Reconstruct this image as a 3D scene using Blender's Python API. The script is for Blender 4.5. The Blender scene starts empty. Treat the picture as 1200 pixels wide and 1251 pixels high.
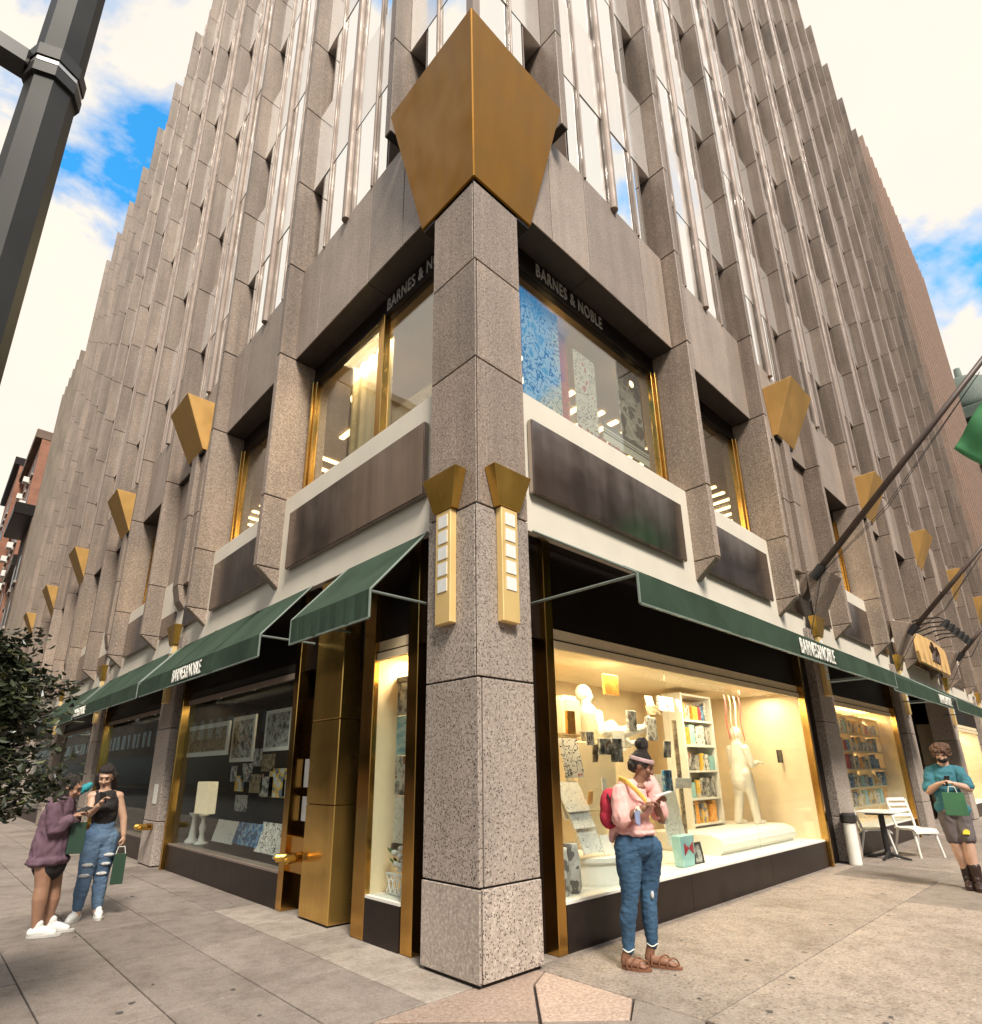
import bpy, bmesh, math, random
from mathutils import Vector, Matrix
random.seed(7)
SC = bpy.context.scene
COL = SC.collection
PI = math.pi

# ------------------------------------------------------------------ camera
F, YAW, PIT, ROL, CX, CY = 713.7964, 0.8161, 0.3036, -0.0089, 586.326, 718.935   # pixels of the 1200 x 1251 photograph
CAM = Vector((-3.2198, -3.4587, 1.46))
fwd = Vector((math.cos(YAW) * math.cos(PIT), math.sin(YAW) * math.cos(PIT), math.sin(PIT)))
rt0 = Vector((math.sin(YAW), -math.cos(YAW), 0))
up0 = rt0.cross(fwd)
RT = rt0 * math.cos(ROL) + up0 * math.sin(ROL)
UP = -rt0 * math.sin(ROL) + up0 * math.cos(ROL)
cam = bpy.data.objects.new('camera', bpy.data.cameras.new('camera'))
COL.objects.link(cam)
m3 = Matrix((RT, UP, -fwd)).transposed()
cam.matrix_world = Matrix.Translation(CAM) @ m3.to_4x4()
cam.data.sensor_fit = 'VERTICAL'
cam.data.sensor_height = 24
cam.data.lens = F / 1251 * 24
cam.data.shift_x = (600 - CX) / 1251
cam.data.shift_y = (CY - 625.5) / 1251
cam.data.clip_start = 0.05
cam.data.clip_end = 3000
SC.camera = cam


def ray(px, py):
    return RT * ((px - CX) / F) - UP * ((py - CY) / F) + fwd


def at(px, py, ax, v):
    """the point of a pixel's ray on the plane where coordinate ax equals v (a wall, the pavement, a shelf)"""
    d = ray(px, py)
    return CAM + d * ((v - CAM[ax]) / d[ax])


def at_d(px, py, dist):
    d = ray(px, py)
    return CAM + d * (dist / math.hypot(d.x, d.y))


# ------------------------------------------------------------------ sky, sun, exposure
SUN_EL, SUN_AZ = math.radians(50), math.radians(246)     # azimuth of the sun, measured from +X towards +Y
world = bpy.data.worlds.new('World')
SC.world = world
world.use_nodes = True
wn, wl = world.node_tree.nodes, world.node_tree.links
wn.clear()


def wnode(t, **kw):
    n = wn.new(t)
    for k, v in kw.items():
        setattr(n, k, v)
    return n


w_out = wnode('ShaderNodeOutputWorld')
w_bg = wnode('ShaderNodeBackground')
w_sky = wnode('ShaderNodeTexSky', sky_type='NISHITA', sun_disc=False, sun_elevation=SUN_EL,
              sun_rotation=PI / 2 - SUN_AZ, air_density=1.0, dust_density=0.6, ozone_density=2.0)
w_tc = wnode('ShaderNodeTexCoord')
w_sep = wnode('ShaderNodeSeparateXYZ')
wl.new(w_tc.outputs['Generated'], w_sep.inputs[0])
w_z = wnode('ShaderNodeMath', operation='MAXIMUM')
wl.new(w_sep.outputs['Z'], w_z.inputs[0])
w_z.inputs[1].default_value = 0.0
w_zz = wnode('ShaderNodeMath', operation='ADD')
wl.new(w_z.outputs[0], w_zz.inputs[0])
w_zz.inputs[1].default_value = 0.35
w_dx = wnode('ShaderNodeMath', operation='DIVIDE')
w_dy = wnode('ShaderNodeMath', operation='DIVIDE')
for a, s in ((w_dx, 'X'), (w_dy, 'Y')):
    wl.new(w_sep.outputs[s], a.inputs[0])
    wl.new(w_zz.outputs[0], a.inputs[1])
w_cmb = wnode('ShaderNodeCombineXYZ')
wl.new(w_dx.outputs[0], w_cmb.inputs[0])
wl.new(w_dy.outputs[0], w_cmb.inputs[1])
w_map = wnode('ShaderNodeMapping')
w_map.inputs['Location'].default_value = (7.05, 11.05, 0)
wl.new(w_cmb.outputs[0], w_map.inputs[0])
w_n = wnode('ShaderNodeTexNoise')
w_n.inputs['Scale'].default_value = 2.6
w_n.inputs['Detail'].default_value = 9
w_n.inputs['Roughness'].default_value = 0.55
w_n.inputs['Distortion'].default_value = 0.3
wl.new(w_map.outputs[0], w_n.inputs['Vector'])
w_rmp = wnode('ShaderNodeValToRGB')
w_rmp.color_ramp.elements[0].position = 0.375
w_rmp.color_ramp.elements[1].position = 0.445
wl.new(w_n.outputs['Fac'], w_rmp.inputs[0])
w_n2 = wnode('ShaderNodeTexNoise')
w_n2.inputs['Scale'].default_value = 5.0
w_n2.inputs['Detail'].default_value = 6
wl.new(w_map.outputs[0], w_n2.inputs['Vector'])
w_cl = wnode('ShaderNodeValToRGB')
w_cl.color_ramp.elements[0].position = 0.3
w_cl.color_ramp.elements[0].color = (0.90, 0.84, 0.76, 1)
w_cl.color_ramp.elements[1].position = 0.62
w_cl.color_ramp.elements[1].color = (1.0, 0.905, 0.78, 1)
wl.new(w_n2.outputs['Fac'], w_cl.inputs[0])
w_cs = wnode('ShaderNodeVectorMath', operation='SCALE')
w_cs.inputs['Scale'].default_value = 3.2
wl.new(w_cl.outputs[0], w_cs.inputs[0])
w_mix = wnode('ShaderNodeMix', data_type='RGBA')
wl.new(w_rmp.outputs[0], w_mix.inputs[0])
w_tint = wnode('ShaderNodeVectorMath', operation='MULTIPLY')
w_tint.inputs[1].default_value = (0.22, 0.98, 1.2)
wl.new(w_sky.outputs[0], w_tint.inputs[0])
wl.new(w_tint.outputs[0], w_mix.inputs[6])
wl.new(w_cs.outputs[0], w_mix.inputs[7])
wl.new(w_mix.outputs[2], w_bg.inputs['Color'])
w_bg.inputs['Strength'].default_value = 0.15
wl.new(w_bg.outputs[0], w_out.inputs['Surface'])

sun = bpy.data.objects.new('sun', bpy.data.lights.new('sun', 'SUN'))
COL.objects.link(sun)
sun.data.energy = 2.4
sun.data.angle = math.radians(15)
sun.data.color = (1.0, 0.92, 0.80)
sd = Vector((math.cos(SUN_AZ) * math.cos(SUN_EL), math.sin(SUN_AZ) * math.cos(SUN_EL), math.sin(SUN_EL)))
sun.rotation_euler = sd.to_track_quat('Z', 'Y').to_euler()
vs = SC.view_settings
vs.view_transform = 'Standard'
vs.look = 'None'
vs.gamma = 1
vs.exposure = 1.2
SC.cycles.max_bounces = 7
SC.cycles.transparent_max_bounces = 16
SC.cycles.caustics_reflective = False
SC.cycles.caustics_refractive = False


# ------------------------------------------------------------------ materials
MATS = {}


def new_mat(name):
    m = bpy.data.materials.new(name)
    m.use_nodes = True
    MATS[name] = m
    nt = m.node_tree
    return m, nt.nodes, nt.links, nt.nodes['Principled BSDF']


def coords(n, l, scale=(1, 1, 1), kind='pos'):
    mp = n.new('ShaderNodeMapping')
    mp.inputs['Scale'].default_value = scale
    if kind == 'pos':
        l.new(n.new('ShaderNodeNewGeometry').outputs['Position'], mp.inputs[0])
    else:
        l.new(n.new('ShaderNodeTexCoord').outputs[kind], mp.inputs[0])
    return mp.outputs[0]


def noise(n, l, vec, scale, detail=4, rough=0.5):
    t = n.new('ShaderNodeTexNoise')
    t.inputs['Scale'].default_value = scale
    t.inputs['Detail'].default_value = detail
    t.inputs['Roughness'].default_value = rough
    l.new(vec, t.inputs['Vector'])
    return t.outputs['Fac']


def ramp(n, l, fac, stops):
    r = n.new('ShaderNodeValToRGB')
    el = r.color_ramp.elements
    while len(el) < len(stops):
        el.new(0.5)
    for e, (p, c) in zip(el, stops):
        e.position = p
        e.color = (*c, 1) if len(c) == 3 else c
    l.new(fac, r.inputs[0])
    return r.outputs[0]


def mixc(n, l, fac, a, b, mode='MIX'):
    x = n.new('ShaderNodeMix')
    x.data_type = 'RGBA'
    x.blend_type = mode
    for i, v in ((0, fac), (6, a), (7, b)):
        if isinstance(v, (int, float)):
            x.inputs[i].default_value = v
        elif isinstance(v, tuple):
            x.inputs[i].default_value = (*v, 1)
        else:
            l.new(v, x.inputs[i])
    return x.outputs[2]


def bump(n, l, h, strength, dist, bsdf):
    b = n.new('ShaderNodeBump')
    b.inputs['Strength'].default_value = strength
    b.inputs['Distance'].default_value = dist
    l.new(h, b.inputs['Height'])
    l.new(b.outputs[0], bsdf.inputs['Normal'])


def plain(name, col, rough=0.6, metal=0.0, var=0.12, scale=6.0, bmp=0.0, spec=None, emit=None):
    """a paint, cloth or plastic: one colour with uneven tone and a little relief"""
    m, n, l, b = new_mat(name)
    v = coords(n, l)
    f = noise(n, l, v, scale, 5)
    lo = tuple(c * (1 - var) for c in col)
    hi = tuple(min(1, c * (1 + var)) for c in col)
    l.new(ramp(n, l, f, [(0.3, lo), (0.7, hi)]), b.inputs['Base Color'])
    b.inputs['Roughness'].default_value = rough
    b.inputs['Metallic'].default_value = metal
    if spec is not None:
        b.inputs['Specular IOR Level'].default_value = spec
    if bmp:
        bump(n, l, noise(n, l, v, scale * 8, 3), bmp, 0.01, b)
    if emit:
        b.inputs['Emission Color'].default_value = (*emit[0], 1)
        b.inputs['Emission Strength'].default_value = emit[1]
    return m


def granite(name, base, fleck, dark, sc=55, dens=0.4, rough=0.55, streak=0.25):
    """speckled stone: mottled ground, pale and dark crystals, faint weather streaks"""
    m, n, l, b = new_mat(name)
    v = coords(n, l)
    big = noise(n, l, v, 1.3, 5, 0.6)
    c0 = ramp(n, l, noise(n, l, v, sc * 0.6, 3, 0.7), [(0.32, tuple(x * 0.72 for x in base)), (0.52, base), (0.72, fleck)])
    vo = n.new('ShaderNodeTexVoronoi')
    vo.inputs['Scale'].default_value = sc
    l.new(v, vo.inputs['Vector'])
    sepc = n.new('ShaderNodeSeparateColor')
    l.new(vo.outputs['Color'], sepc.inputs[0])
    mk = ramp(n, l, sepc.outputs[0], [(dens - 0.06, (1, 1, 1)), (dens + 0.02, (0, 0, 0))])
    near = ramp(n, l, vo.outputs['Distance'], [(0.30, (1, 1, 1)), (0.48, (0, 0, 0))])
    mk2 = mixc(n, l, 1.0, mk, near, 'MULTIPLY')
    c1 = mixc(n, l, mk2, c0, dark)
    st = noise(n, l, coords(n, l, (5, 5, 0.25)), 1.0, 4, 0.6)
    tone = ramp(n, l, st, [(0.35, (1 - streak,) * 3), (0.65, (1.0, 1.0, 1.0))])
    tone2 = ramp(n, l, big, [(0.3, (0.85, 0.84, 0.83)), (0.7, (1.08, 1.06, 1.04))])
    # pieces of stone differ a little from one another
    oi = n.new('ShaderNodeObjectInfo')
    tone3 = ramp(n, l, oi.outputs['Random'], [(0.0, (0.80, 0.79, 0.78)), (1.0, (1.10, 1.09, 1.08))])
    c2 = mixc(n, l, 1.0, c1, tone, 'MULTIPLY')
    c3 = mixc(n, l, 1.0, c2, tone2, 'MULTIPLY')
    c4 = mixc(n, l, 1.0, c3, tone3, 'MULTIPLY')
    l.new(c4, b.inputs['Base Color'])
    b.inputs['Roughness'].default_value = rough
    bump(n, l, noise(n, l, v, sc * 1.3, 2), 0.25, 0.004, b)
    return m


def metal(name, col, rough, var=0.25, streak=0.6, wavy=0.0, metallic=1.0):
    """brass or bronze sheet with vertical streaks and uneven polish"""
    m, n, l, b = new_mat(name)
    v = coords(n, l, (6, 6, 0.35))
    f = noise(n, l, v, 1.0, 3, 0.5)
    g = noise(n, l, coords(n, l), 2.2, 4)
    lo = tuple(c * (1 - var) for c in col)
    hi = tuple(min(1, c * (1 + var)) for c in col)
    c0 = ramp(n, l, f, [(0.3, lo), (0.7, hi)])
    c1 = mixc(n, l, streak * 0.5, c0, ramp(n, l, g, [(0.3, lo), (0.7, hi)]))
    l.new(c1, b.inputs['Base Color'])
    rr = ramp(n, l, g, [(0.3, (rough * 0.75,) * 3), (0.7, (min(1, rough * 1.35),) * 3)])
    l.new(rr, b.inputs['Roughness'])
    b.inputs['Metallic'].default_value = metallic
    if wavy:
        bump(n, l, noise(n, l, coords(n, l), 1.6, 2), wavy, 0.05, b)
    return m


def glass(name, tint=(0.9, 0.93, 0.92), refl=1.0, rough=0.0, wave=0.03, top=0.45):
    """clear window glass: looks through, mirrors by Fresnel, slightly uneven"""
    m, n, l, b = new_mat(name)
    n.remove(b)
    out = n['Material Output']
    tr = n.new('ShaderNodeBsdfTransparent')
    tr.inputs[0].default_value = (*tint, 1)
    gl = n.new('ShaderNodeBsdfGlossy')
    gl.inputs['Roughness'].default_value = rough
    gl.inputs['Color'].default_value = (0.95, 0.97, 0.97, 1)
    lw = n.new('ShaderNodeLayerWeight')
    lw.inputs['Blend'].default_value = 0.5
    pw = n.new('ShaderNodeMath')
    pw.operation = 'POWER'
    l.new(lw.outputs['Facing'], pw.inputs[0])
    pw.inputs[1].default_value = 5.0
    fr = n.new('ShaderNodeMapRange')
    l.new(pw.outputs[0], fr.inputs[0])
    fr.inputs['To Min'].default_value = 0.032 * refl
    fr.inputs['To Max'].default_value = top
    mx = n.new('ShaderNodeMixShader')
    l.new(fr.outputs[0], mx.inputs[0])
    l.new(tr.outputs[0], mx.inputs[1])
    l.new(gl.outputs[0], mx.inputs[2])
    l.new(mx.outputs[0], out.inputs['Surface'])
    bp = n.new('ShaderNodeBump')
    bp.inputs['Strength'].default_value = wave
    bp.inputs['Distance'].default_value = 0.05
    l.new(noise(n, l, coords(n, l), 0.9, 2), bp.inputs['Height'])
    l.new(bp.outputs[0], gl.inputs['Normal'])
    return m


granite('granite_column', (0.47, 0.405, 0.36), (0.70, 0.63, 0.57), (0.045, 0.034, 0.029), sc=62, dens=0.38, streak=0.10)
granite('granite_upper', (0.355, 0.28, 0.23), (0.58, 0.485, 0.41), (0.085, 0.06, 0.048), sc=66, dens=0.34, streak=0.22)
granite('granite_tower', (0.335, 0.262, 0.215), (0.47, 0.385, 0.325), (0.11, 0.08, 0.064), sc=60, dens=0.25, streak=0.35)
granite('granite_beam', (0.40, 0.325, 0.275), (0.56, 0.475, 0.41), (0.17, 0.13, 0.11), sc=80, dens=0.25, streak=0.16)
granite('granite_red', (0.42, 0.32, 0.265), (0.54, 0.44, 0.37), (0.27, 0.16, 0.12), sc=60, dens=0.25, streak=0.0, rough=0.8)
metal('stone_spandrel', (0.84, 0.80, 0.765), 0.13, 0.04, metallic=0.7)
metal('brass', (0.55, 0.315, 0.085), 0.20, 0.18)
metal('brass_mirror', (0.60, 0.37, 0.10), 0.22, 0.2, wavy=0.30, metallic=0.85)
metal('gold_sheet_lit', (0.74, 0.44, 0.145), 0.45, 0.06, metallic=0.5)  # gold_sheet again, lighter: the side lanterns' brighter light is put into the colour
metal('gold_sheet', (0.27, 0.118, 0.003), 0.42, 0.10, metallic=0.65)
metal('gold_pale', (0.88, 0.63, 0.27), 0.42, 0.05, metallic=0.35)
metal('cup_gold', (0.62, 0.37, 0.08), 0.28, 0.12, metallic=0.85)
metal('bronze_panel', (0.37, 0.315, 0.285), 0.17, 0.28, wavy=0.04)
metal('mullion_metal', (0.29, 0.225, 0.19), 0.55, 0.08, metallic=0.2)
plain('cream_paint', (0.72, 0.66, 0.56), 0.55, var=0.05, scale=2.0)
plain('dark_bronze', (0.010, 0.006, 0.005), 0.40, var=0.3, scale=3, spec=0.25)
plain('kick_stone', (0.020, 0.013, 0.011), 0.35, var=0.3, scale=5, spec=0.25)
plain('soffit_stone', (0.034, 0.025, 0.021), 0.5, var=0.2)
plain('joint_dark', (0.03, 0.025, 0.022), 0.9)
plain('canvas_green', (0.036, 0.062, 0.041), 0.8, var=0.22, scale=2.2, bmp=0.2, spec=0.2)
plain('canvas_edge', (0.17, 0.21, 0.18), 0.6)
plain('awning_bar', (0.16, 0.19, 0.17), 0.5)
plain('white_print', (0.82, 0.80, 0.74), 0.6, var=0.03)
plain('dim_print', (0.50, 0.47, 0.42), 0.6, var=0.03)
plain('frosted', (0.78, 0.79, 0.76), 0.35, var=0.05, scale=20)
plain('display_cream', (0.80, 0.66, 0.44), 0.7, var=0.05)
plain('display_white', (0.80, 0.77, 0.70), 0.6, var=0.04)
plain('display_dark', (0.020, 0.015, 0.012), 0.7, var=0.2)
plain('interior_tan', (0.34, 0.25, 0.15), 0.8, var=0.15, scale=1.5)
plain('interior_dark', (0.085, 0.065, 0.05), 0.8, var=0.25, scale=1.5)
plain('lamp_warm', (1, 0.85, 0.55), 0.5, emit=((1.0, 0.72, 0.36), 3.2))
plain('lamp_globe', (1, 0.85, 0.55), 0.5, emit=((1.0, 0.70, 0.32), 3.5))
plain('asphalt', (0.075, 0.072, 0.070), 0.9, var=0.2, scale=4, bmp=0.3)
plain('black_iron', (0.022, 0.02, 0.02), 0.5, var=0.2)
plain('white_plastic', (0.78, 0.77, 0.73), 0.35, var=0.03)
glass('shop_glass', refl=1.0)
glass('upper_glass', tint=(0.86, 0.87, 0.83), refl=4.5, top=0.8)


def tower_glass():
    m, n, l, b = new_mat('tower_glass')
    b.inputs['Base Color'].default_value = (0.92, 0.94, 0.94, 1)
    b.inputs['Metallic'].default_value = 1.0
    b.inputs['Roughness'].default_value = 0.02
    bump(n, l, noise(n, l, coords(n, l), 0.7, 2), 0.035, 0.05, b)


tower_glass()


def pavement(name, base, sc=90.0, pebble=0.0):
    m, n, l, b = new_mat(name)
    v = coords(n, l)
    c0 = ramp(n, l, noise(n, l, v, sc, 3, 0.7), [(0.3, tuple(x * 0.78 for x in base)), (0.7, tuple(min(1, x * 1.18) for x in base))])
    st = ramp(n, l, noise(n, l, v, 1.1, 6, 0.65), [(0.30, (0.66, 0.63, 0.60)), (0.5, (0.97, 0.96, 0.95)), (0.75, (1.12, 1.1, 1.08))])
    c1 = mixc(n, l, 1.0, c0, st, 'MULTIPLY')
    if pebble:
        vo = n.new('ShaderNodeTexVoronoi')
        vo.inputs['Scale'].default_value = 42
        l.new(v, vo.inputs['Vector'])
        sepc = n.new('ShaderNodeSeparateColor')
        l.new(vo.outputs['Color'], sepc.inputs[0])
        pc = ramp(n, l, sepc.outputs[0], [(0.0, (0.52, 0.45, 0.40)), (0.35, (0.85, 0.8, 0.76)), (1.0, (1.25, 1.2, 1.14))])
        near = ramp(n, l, vo.outputs['Distance'], [(0.35, (1, 1, 1)), (0.55, (0, 0, 0))])
        c1 = mixc(n, l, 1.0, c1, mixc(n, l, near, (0.95, 0.94, 0.93), pc), 'MULTIPLY')
    mid = ramp(n, l, noise(n, l, v, 5.5, 8, 0.72), [(0.34, (0.74, 0.72, 0.70)), (0.52, (1.0, 1.0, 1.0)), (0.72, (1.10, 1.09, 1.07))])
    c1 = mixc(n, l, 1.0, c1, mid, 'MULTIPLY')
    fine = ramp(n, l, noise(n, l, v, 34, 6, 0.75), [(0.36, (0.78, 0.76, 0.74)), (0.56, (1.0, 1.0, 1.0)), (0.75, (1.10, 1.09, 1.08))])
    c1 = mixc(n, l, 1.0, c1, fine, 'MULTIPLY')
    vk = n.new('ShaderNodeTexVoronoi')
    vk.inputs['Scale'].default_value = 7.0
    vk.inputs['Randomness'].default_value = 1.0
    l.new(v, vk.inputs['Vector'])
    dk = ramp(n, l, vk.outputs['Distance'], [(0.045, (0.55, 0.52, 0.50)), (0.075, (1, 1, 1))])
    c1 = mixc(n, l, 1.0, c1, dk, 'MULTIPLY')
    # chewing gum and drip spots
    vs_ = n.new('ShaderNodeTexVoronoi')
    vs_.inputs['Scale'].default_value = 1.7
    l.new(v, vs_.inputs['Vector'])
    sp = ramp(n, l, vs_.outputs['Distance'], [(0.035, (0.45, 0.42, 0.40)), (0.055, (1, 1, 1))])
    c2 = mixc(n, l, 1.0, c1, sp, 'MULTIPLY')
    oi = n.new('ShaderNodeObjectInfo')
    c3 = mixc(n, l, 1.0, c2, ramp(n, l, oi.outputs['Random'], [(0.0, (0.86, 0.85, 0.84)), (1.0, (1.08, 1.07, 1.06))]), 'MULTIPLY')
    l.new(c3, b.inputs['Base Color'])
    b.inputs['Roughness'].default_value = 0.75
    bump(n, l, noise(n, l, v, sc * 1.2, 3), 0.35, 0.004, b)


pavement('slab_grey', (0.285, 0.247, 0.222))
pavement('slab_pale', (0.39, 0.345, 0.305))
pavement('slab_pebble', (0.355, 0.312, 0.282), 60, 1.0)
pavement('slab_dark', (0.235, 0.205, 0.185))


# ------------------------------------------------------------------ mesh helpers
def area_lamp(name, loc, sx, sy, power, col=(1.0, 0.80, 0.52), parent=None, rot=(0, 0, 0)):
    la = bpy.data.lights.new(name, 'AREA')
    la.shape = 'RECTANGLE'
    la.size, la.size_y = sx, sy
    la.energy = power
    la.color = col
    o = bpy.data.objects.new(name, la)
    COL.objects.link(o)
    o.location = loc
    o.rotation_euler = rot
    if parent:
        o.parent = parent
    return o


class MB:
    """collects faces; build() links them as one mesh object"""

    def __init__(s):
        s.v, s.f = [], []

    def quadbox(s, p):
        o = len(s.v)
        s.v += [tuple(q) for q in p]
        s.f += [tuple(o + i for i in f) for f in ((0, 1, 2, 3), (7, 6, 5, 4), (0, 4, 5, 1), (1, 5, 6, 2), (2, 6, 7, 3), (3, 7, 4, 0))]
        return s

    def box(s, x0, x1, y0, y1, z0, z1):
        return s.quadbox([(x0, y0, z0), (x1, y0, z0), (x1, y1, z0), (x0, y1, z0), (x0, y0, z1), (x1, y0, z1), (x1, y1, z1), (x0, y1, z1)])

    def poly(s, pts):
        o = len(s.v)
        s.v += [tuple(p) for p in pts]
        s.f.append(tuple(range(o, o + len(pts))))
        return s

    def prism(s, pts, vec):
        """a flat outline pushed along vec"""
        o, k = len(s.v), len(pts)
        vec = Vector(vec)
        s.v += [tuple(p) for p in pts] + [tuple(Vector(p) + vec) for p in pts]
        s.f.append(tuple(range(o + k - 1, o - 1, -1)))
        s.f.append(tuple(range(o + k, o + 2 * k)))
        for i in range(k):
            j = (i + 1) % k
            s.f.append((o + i, o + j, o + k + j, o + k + i))
        return s

    def tube(s, pts, r, n=10, r2=None):
        pts = [Vector(p) for p in pts]
        k = len(pts)
        rad = r if isinstance(r, (list, tuple)) else [r + ((r2 if r2 is not None else r) - r) * i / max(1, k - 1) for i in range(k)]
        o = len(s.v)
        prev = None
        for i, p in enumerate(pts):
            d = (pts[min(i + 1, k - 1)] - pts[max(i - 1, 0)]).normalized()
            if prev is None:
                a = d.orthogonal().normalized()
            else:
                a = (prev - d * prev.dot(d)).normalized()
            prev = a
            b = d.cross(a)
            for j in range(n):
                th = 2 * PI * j / n
                s.v.append(tuple(p + (a * math.cos(th) + b * math.sin(th)) * rad[i]))
        for i in range(k - 1):
            for j in range(n):
                q = (j + 1) % n
                s.f.append((o + i * n + j, o + i * n + q, o + (i + 1) * n + q, o + (i + 1) * n + j))
        s.f.append(tuple(o + j for j in range(n - 1, -1, -1)))
        s.f.append(tuple(o + (k - 1) * n + j for j in range(n)))
        return s

    def lathe(s, c, prof, n=16):
        """profile of (radius, height) turned about the upright through c"""
        o, k = len(s.v), len(prof)
        for r, z in prof:
            for j in range(n):
                th = 2 * PI * j / n
                s.v.append((c[0] + r * math.cos(th), c[1] + r * math.sin(th), c[2] + z))
        for i in range(k - 1):
            for j in range(n):
                q = (j + 1) % n
                s.f.append((o + i * n + j, o + i * n + q, o + (i + 1) * n + q, o + (i + 1) * n + j))
        s.f.append(tuple(o + j for j in range(n - 1, -1, -1)))
        s.f.append(tuple(o + (k - 1) * n + j for j in range(n)))
        return s

    def ball(s, c, r, nu=14, nv=9, rot=None):
        if isinstance(r, (int, float)):
            r = (r, r, r)
        o = len(s.v)
        c = Vector(c)
        for i in range(nv + 1):
            ph = PI * i / nv
            for j in range(nu):
                th = 2 * PI * j / nu
                p = Vector((r[0] * math.sin(ph) * math.cos(th), r[1] * math.sin(ph) * math.sin(th), r[2] * math.cos(ph)))
                if rot is not None:
                    p = rot @ p
                s.v.append(tuple(c + p))
        for i in range(nv):
            for j in range(nu):
                q = (j + 1) % nu
                s.f.append((o + i * nu + j, o + (i + 1) * nu + j, o + (i + 1) * nu + q, o + i * nu + q))
        return s

    def cone(s, a, b, ra, rb, n=14):
        """a limb: two balls and the taper between them"""
        a, b = Vector(a), Vector(b)
        s.tube([a, b], [ra, rb], n)
        s.ball(a, ra, n, 8)
        s.ball(b, rb, n, 8)
        return s

    def mesh(s, name, mat=None, bevel=0.0, smooth=False, seg=1):
        me = bpy.data.meshes.new(name)
        bm = bmesh.new()
        vs = [bm.verts.new(v) for v in s.v]
        for f in s.f:
            try:
                bm.faces.new([vs[i] for i in f])
            except ValueError:
                pass
        bmesh.ops.remove_doubles(bm, verts=bm.verts, dist=1e-6)
        bmesh.ops.recalc_face_normals(bm, faces=bm.faces)
        if bevel:
            bmesh.ops.bevel(bm, geom=list(bm.edges), offset=bevel, segments=seg, affect='EDGES', clamp_overlap=True)
        for f in bm.faces:
            f.smooth = smooth
        bm.to_mesh(me)
        bm.free()
        if mat:
            me.materials.append(MATS[mat])
        return me

    def build(s, name, mat, parent=None, bevel=0.0, smooth=False, seg=1):
        return put(name, s.mesh(name, mat, bevel, smooth, seg), parent)


def put(name, me, parent=None, loc=None, rot=None):
    o = bpy.data.objects.new(name, me)
    COL.objects.link(o)
    if parent is not None:
        o.parent = parent
        o.matrix_parent_inverse = PINV.get(parent.name, Matrix.Identity(4))
    if loc is not None:
        o.location = loc
    if rot is not None:
        o.rotation_euler = rot
    return o


PINV = {}


def thing(name, label, cat, loc=(0, 0, 0), group=None, kind=None):
    """an Empty at the thing's base; its parts keep world coordinates"""
    o = bpy.data.objects.new(name, None)
    COL.objects.link(o)
    o.location = loc
    o.empty_display_size = 0.2
    PINV[o.name] = Matrix.Translation(-Vector(loc))
    tag(o, label, cat, group, kind)
    return o


def tag(o, label=None, cat=None, group=None, kind=None):
    if label:
        o['label'] = label
    if cat:
        o['category'] = cat
    if group:
        o['group'] = group
    if kind:
        o['kind'] = kind
    return o


def P(side, t, d, z):
    """facade coordinates: t along the facade from the corner, d into the building, z up"""
    return Vector((t, d, z)) if side == 'R' else Vector((d, t, z))


def fbox(mb, side, t0, t1, d0, d1, z0, z1):
    if side == 'R':
        return mb.box(t0, t1, d0, d1, z0, z1)
    return mb.box(d0, d1, t0, t1, z0, z1)


def fprism(mb, side, prof, t0, t1):
    """a (d, z) outline pushed along the facade from t0 to t1"""
    return mb.prism([P(side, t0, d, z) for d, z in prof], P(side, t1 - t0, 0, 0))


def text_mesh(s, mat, height, width, depth=0.004, bold=0.0):
    """lettering as a mesh in its own X (along) Z (up) plane, facing -Y, left end at the origin"""
    cu = bpy.data.curves.new('lettering', 'FONT')
    cu.body = s
    cu.extrude = depth
    cu.offset = bold
    cu.space_character = 1.12
    ob = bpy.data.objects.new('lettering', cu)
    COL.objects.link(ob)
    dg = bpy.context.evaluated_depsgraph_get()
    me = bpy.data.meshes.new_from_object(ob.evaluated_get(dg))
    bpy.data.objects.remove(ob)
    xs = [v.co.x for v in me.vertices]
    ys = [v.co.y for v in me.vertices]
    sx, sy = width / (max(xs) - min(xs)), height / (max(ys) - min(ys))
    x0, y0 = min(xs), min(ys)
    for v in me.vertices:
        v.co = Vector(((v.co.x - x0) * sx, -v.co.z, (v.co.y - y0) * sy))
    me.materials.clear()
    me.materials.append(MATS[mat])
    return me


def put_text(name, side, s, mat, t, d, z, h, w, parent, bold=0.0, depth=0.004):
    """lettering that reads from the street, its centre at (t, d, z)"""
    me = text_mesh(s, mat, h, w, depth, bold)
    o = put(name, me, parent)
    if side == 'R':
        o.location = (t - w / 2, d, z - h / 2)
    else:
        o.location = (d, t + w / 2, z - h / 2)
        o.rotation_euler = (0, 0, -PI / 2)
    return o


# ------------------------------------------------------------------ ground
road = MB()
road.box(-400, 400, -400, 400, -0.35, -0.15)
tag(road.build('road', 'asphalt'), kind='structure')
sb = MB()
sb.box(-4.3, 90, -7.0, 0.9, -0.34, -0.022)
sb.box(-4.3, 0.9, 0.9, 90, -0.34, -0.022)
walk = sb.build('sidewalk', 'joint_dark')
tag(walk, kind='structure')
kb = MB()
kb.box(-4.46, 90, -7.17, -7.006, -0.34, 0.0)
tag(kb.build('kerb', 'slab_pale'), kind='structure')
kb = MB()
kb.box(-4.46, -4.306, -7.0, 90, -0.34, 0.0)
tag(kb.build('kerb', 'slab_pale'), kind='structure')


def slab(x0, x1, y0, y1, mat, g=0.005, dz=None):
    dz = random.uniform(-0.0015, 0.0015) if dz is None else dz
    mb = MB().box(x0 + g, x1 - g, y0 + g, y1 - g, -0.05, dz)
    return mb.build('slab', mat, walk, bevel=0.004)


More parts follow.
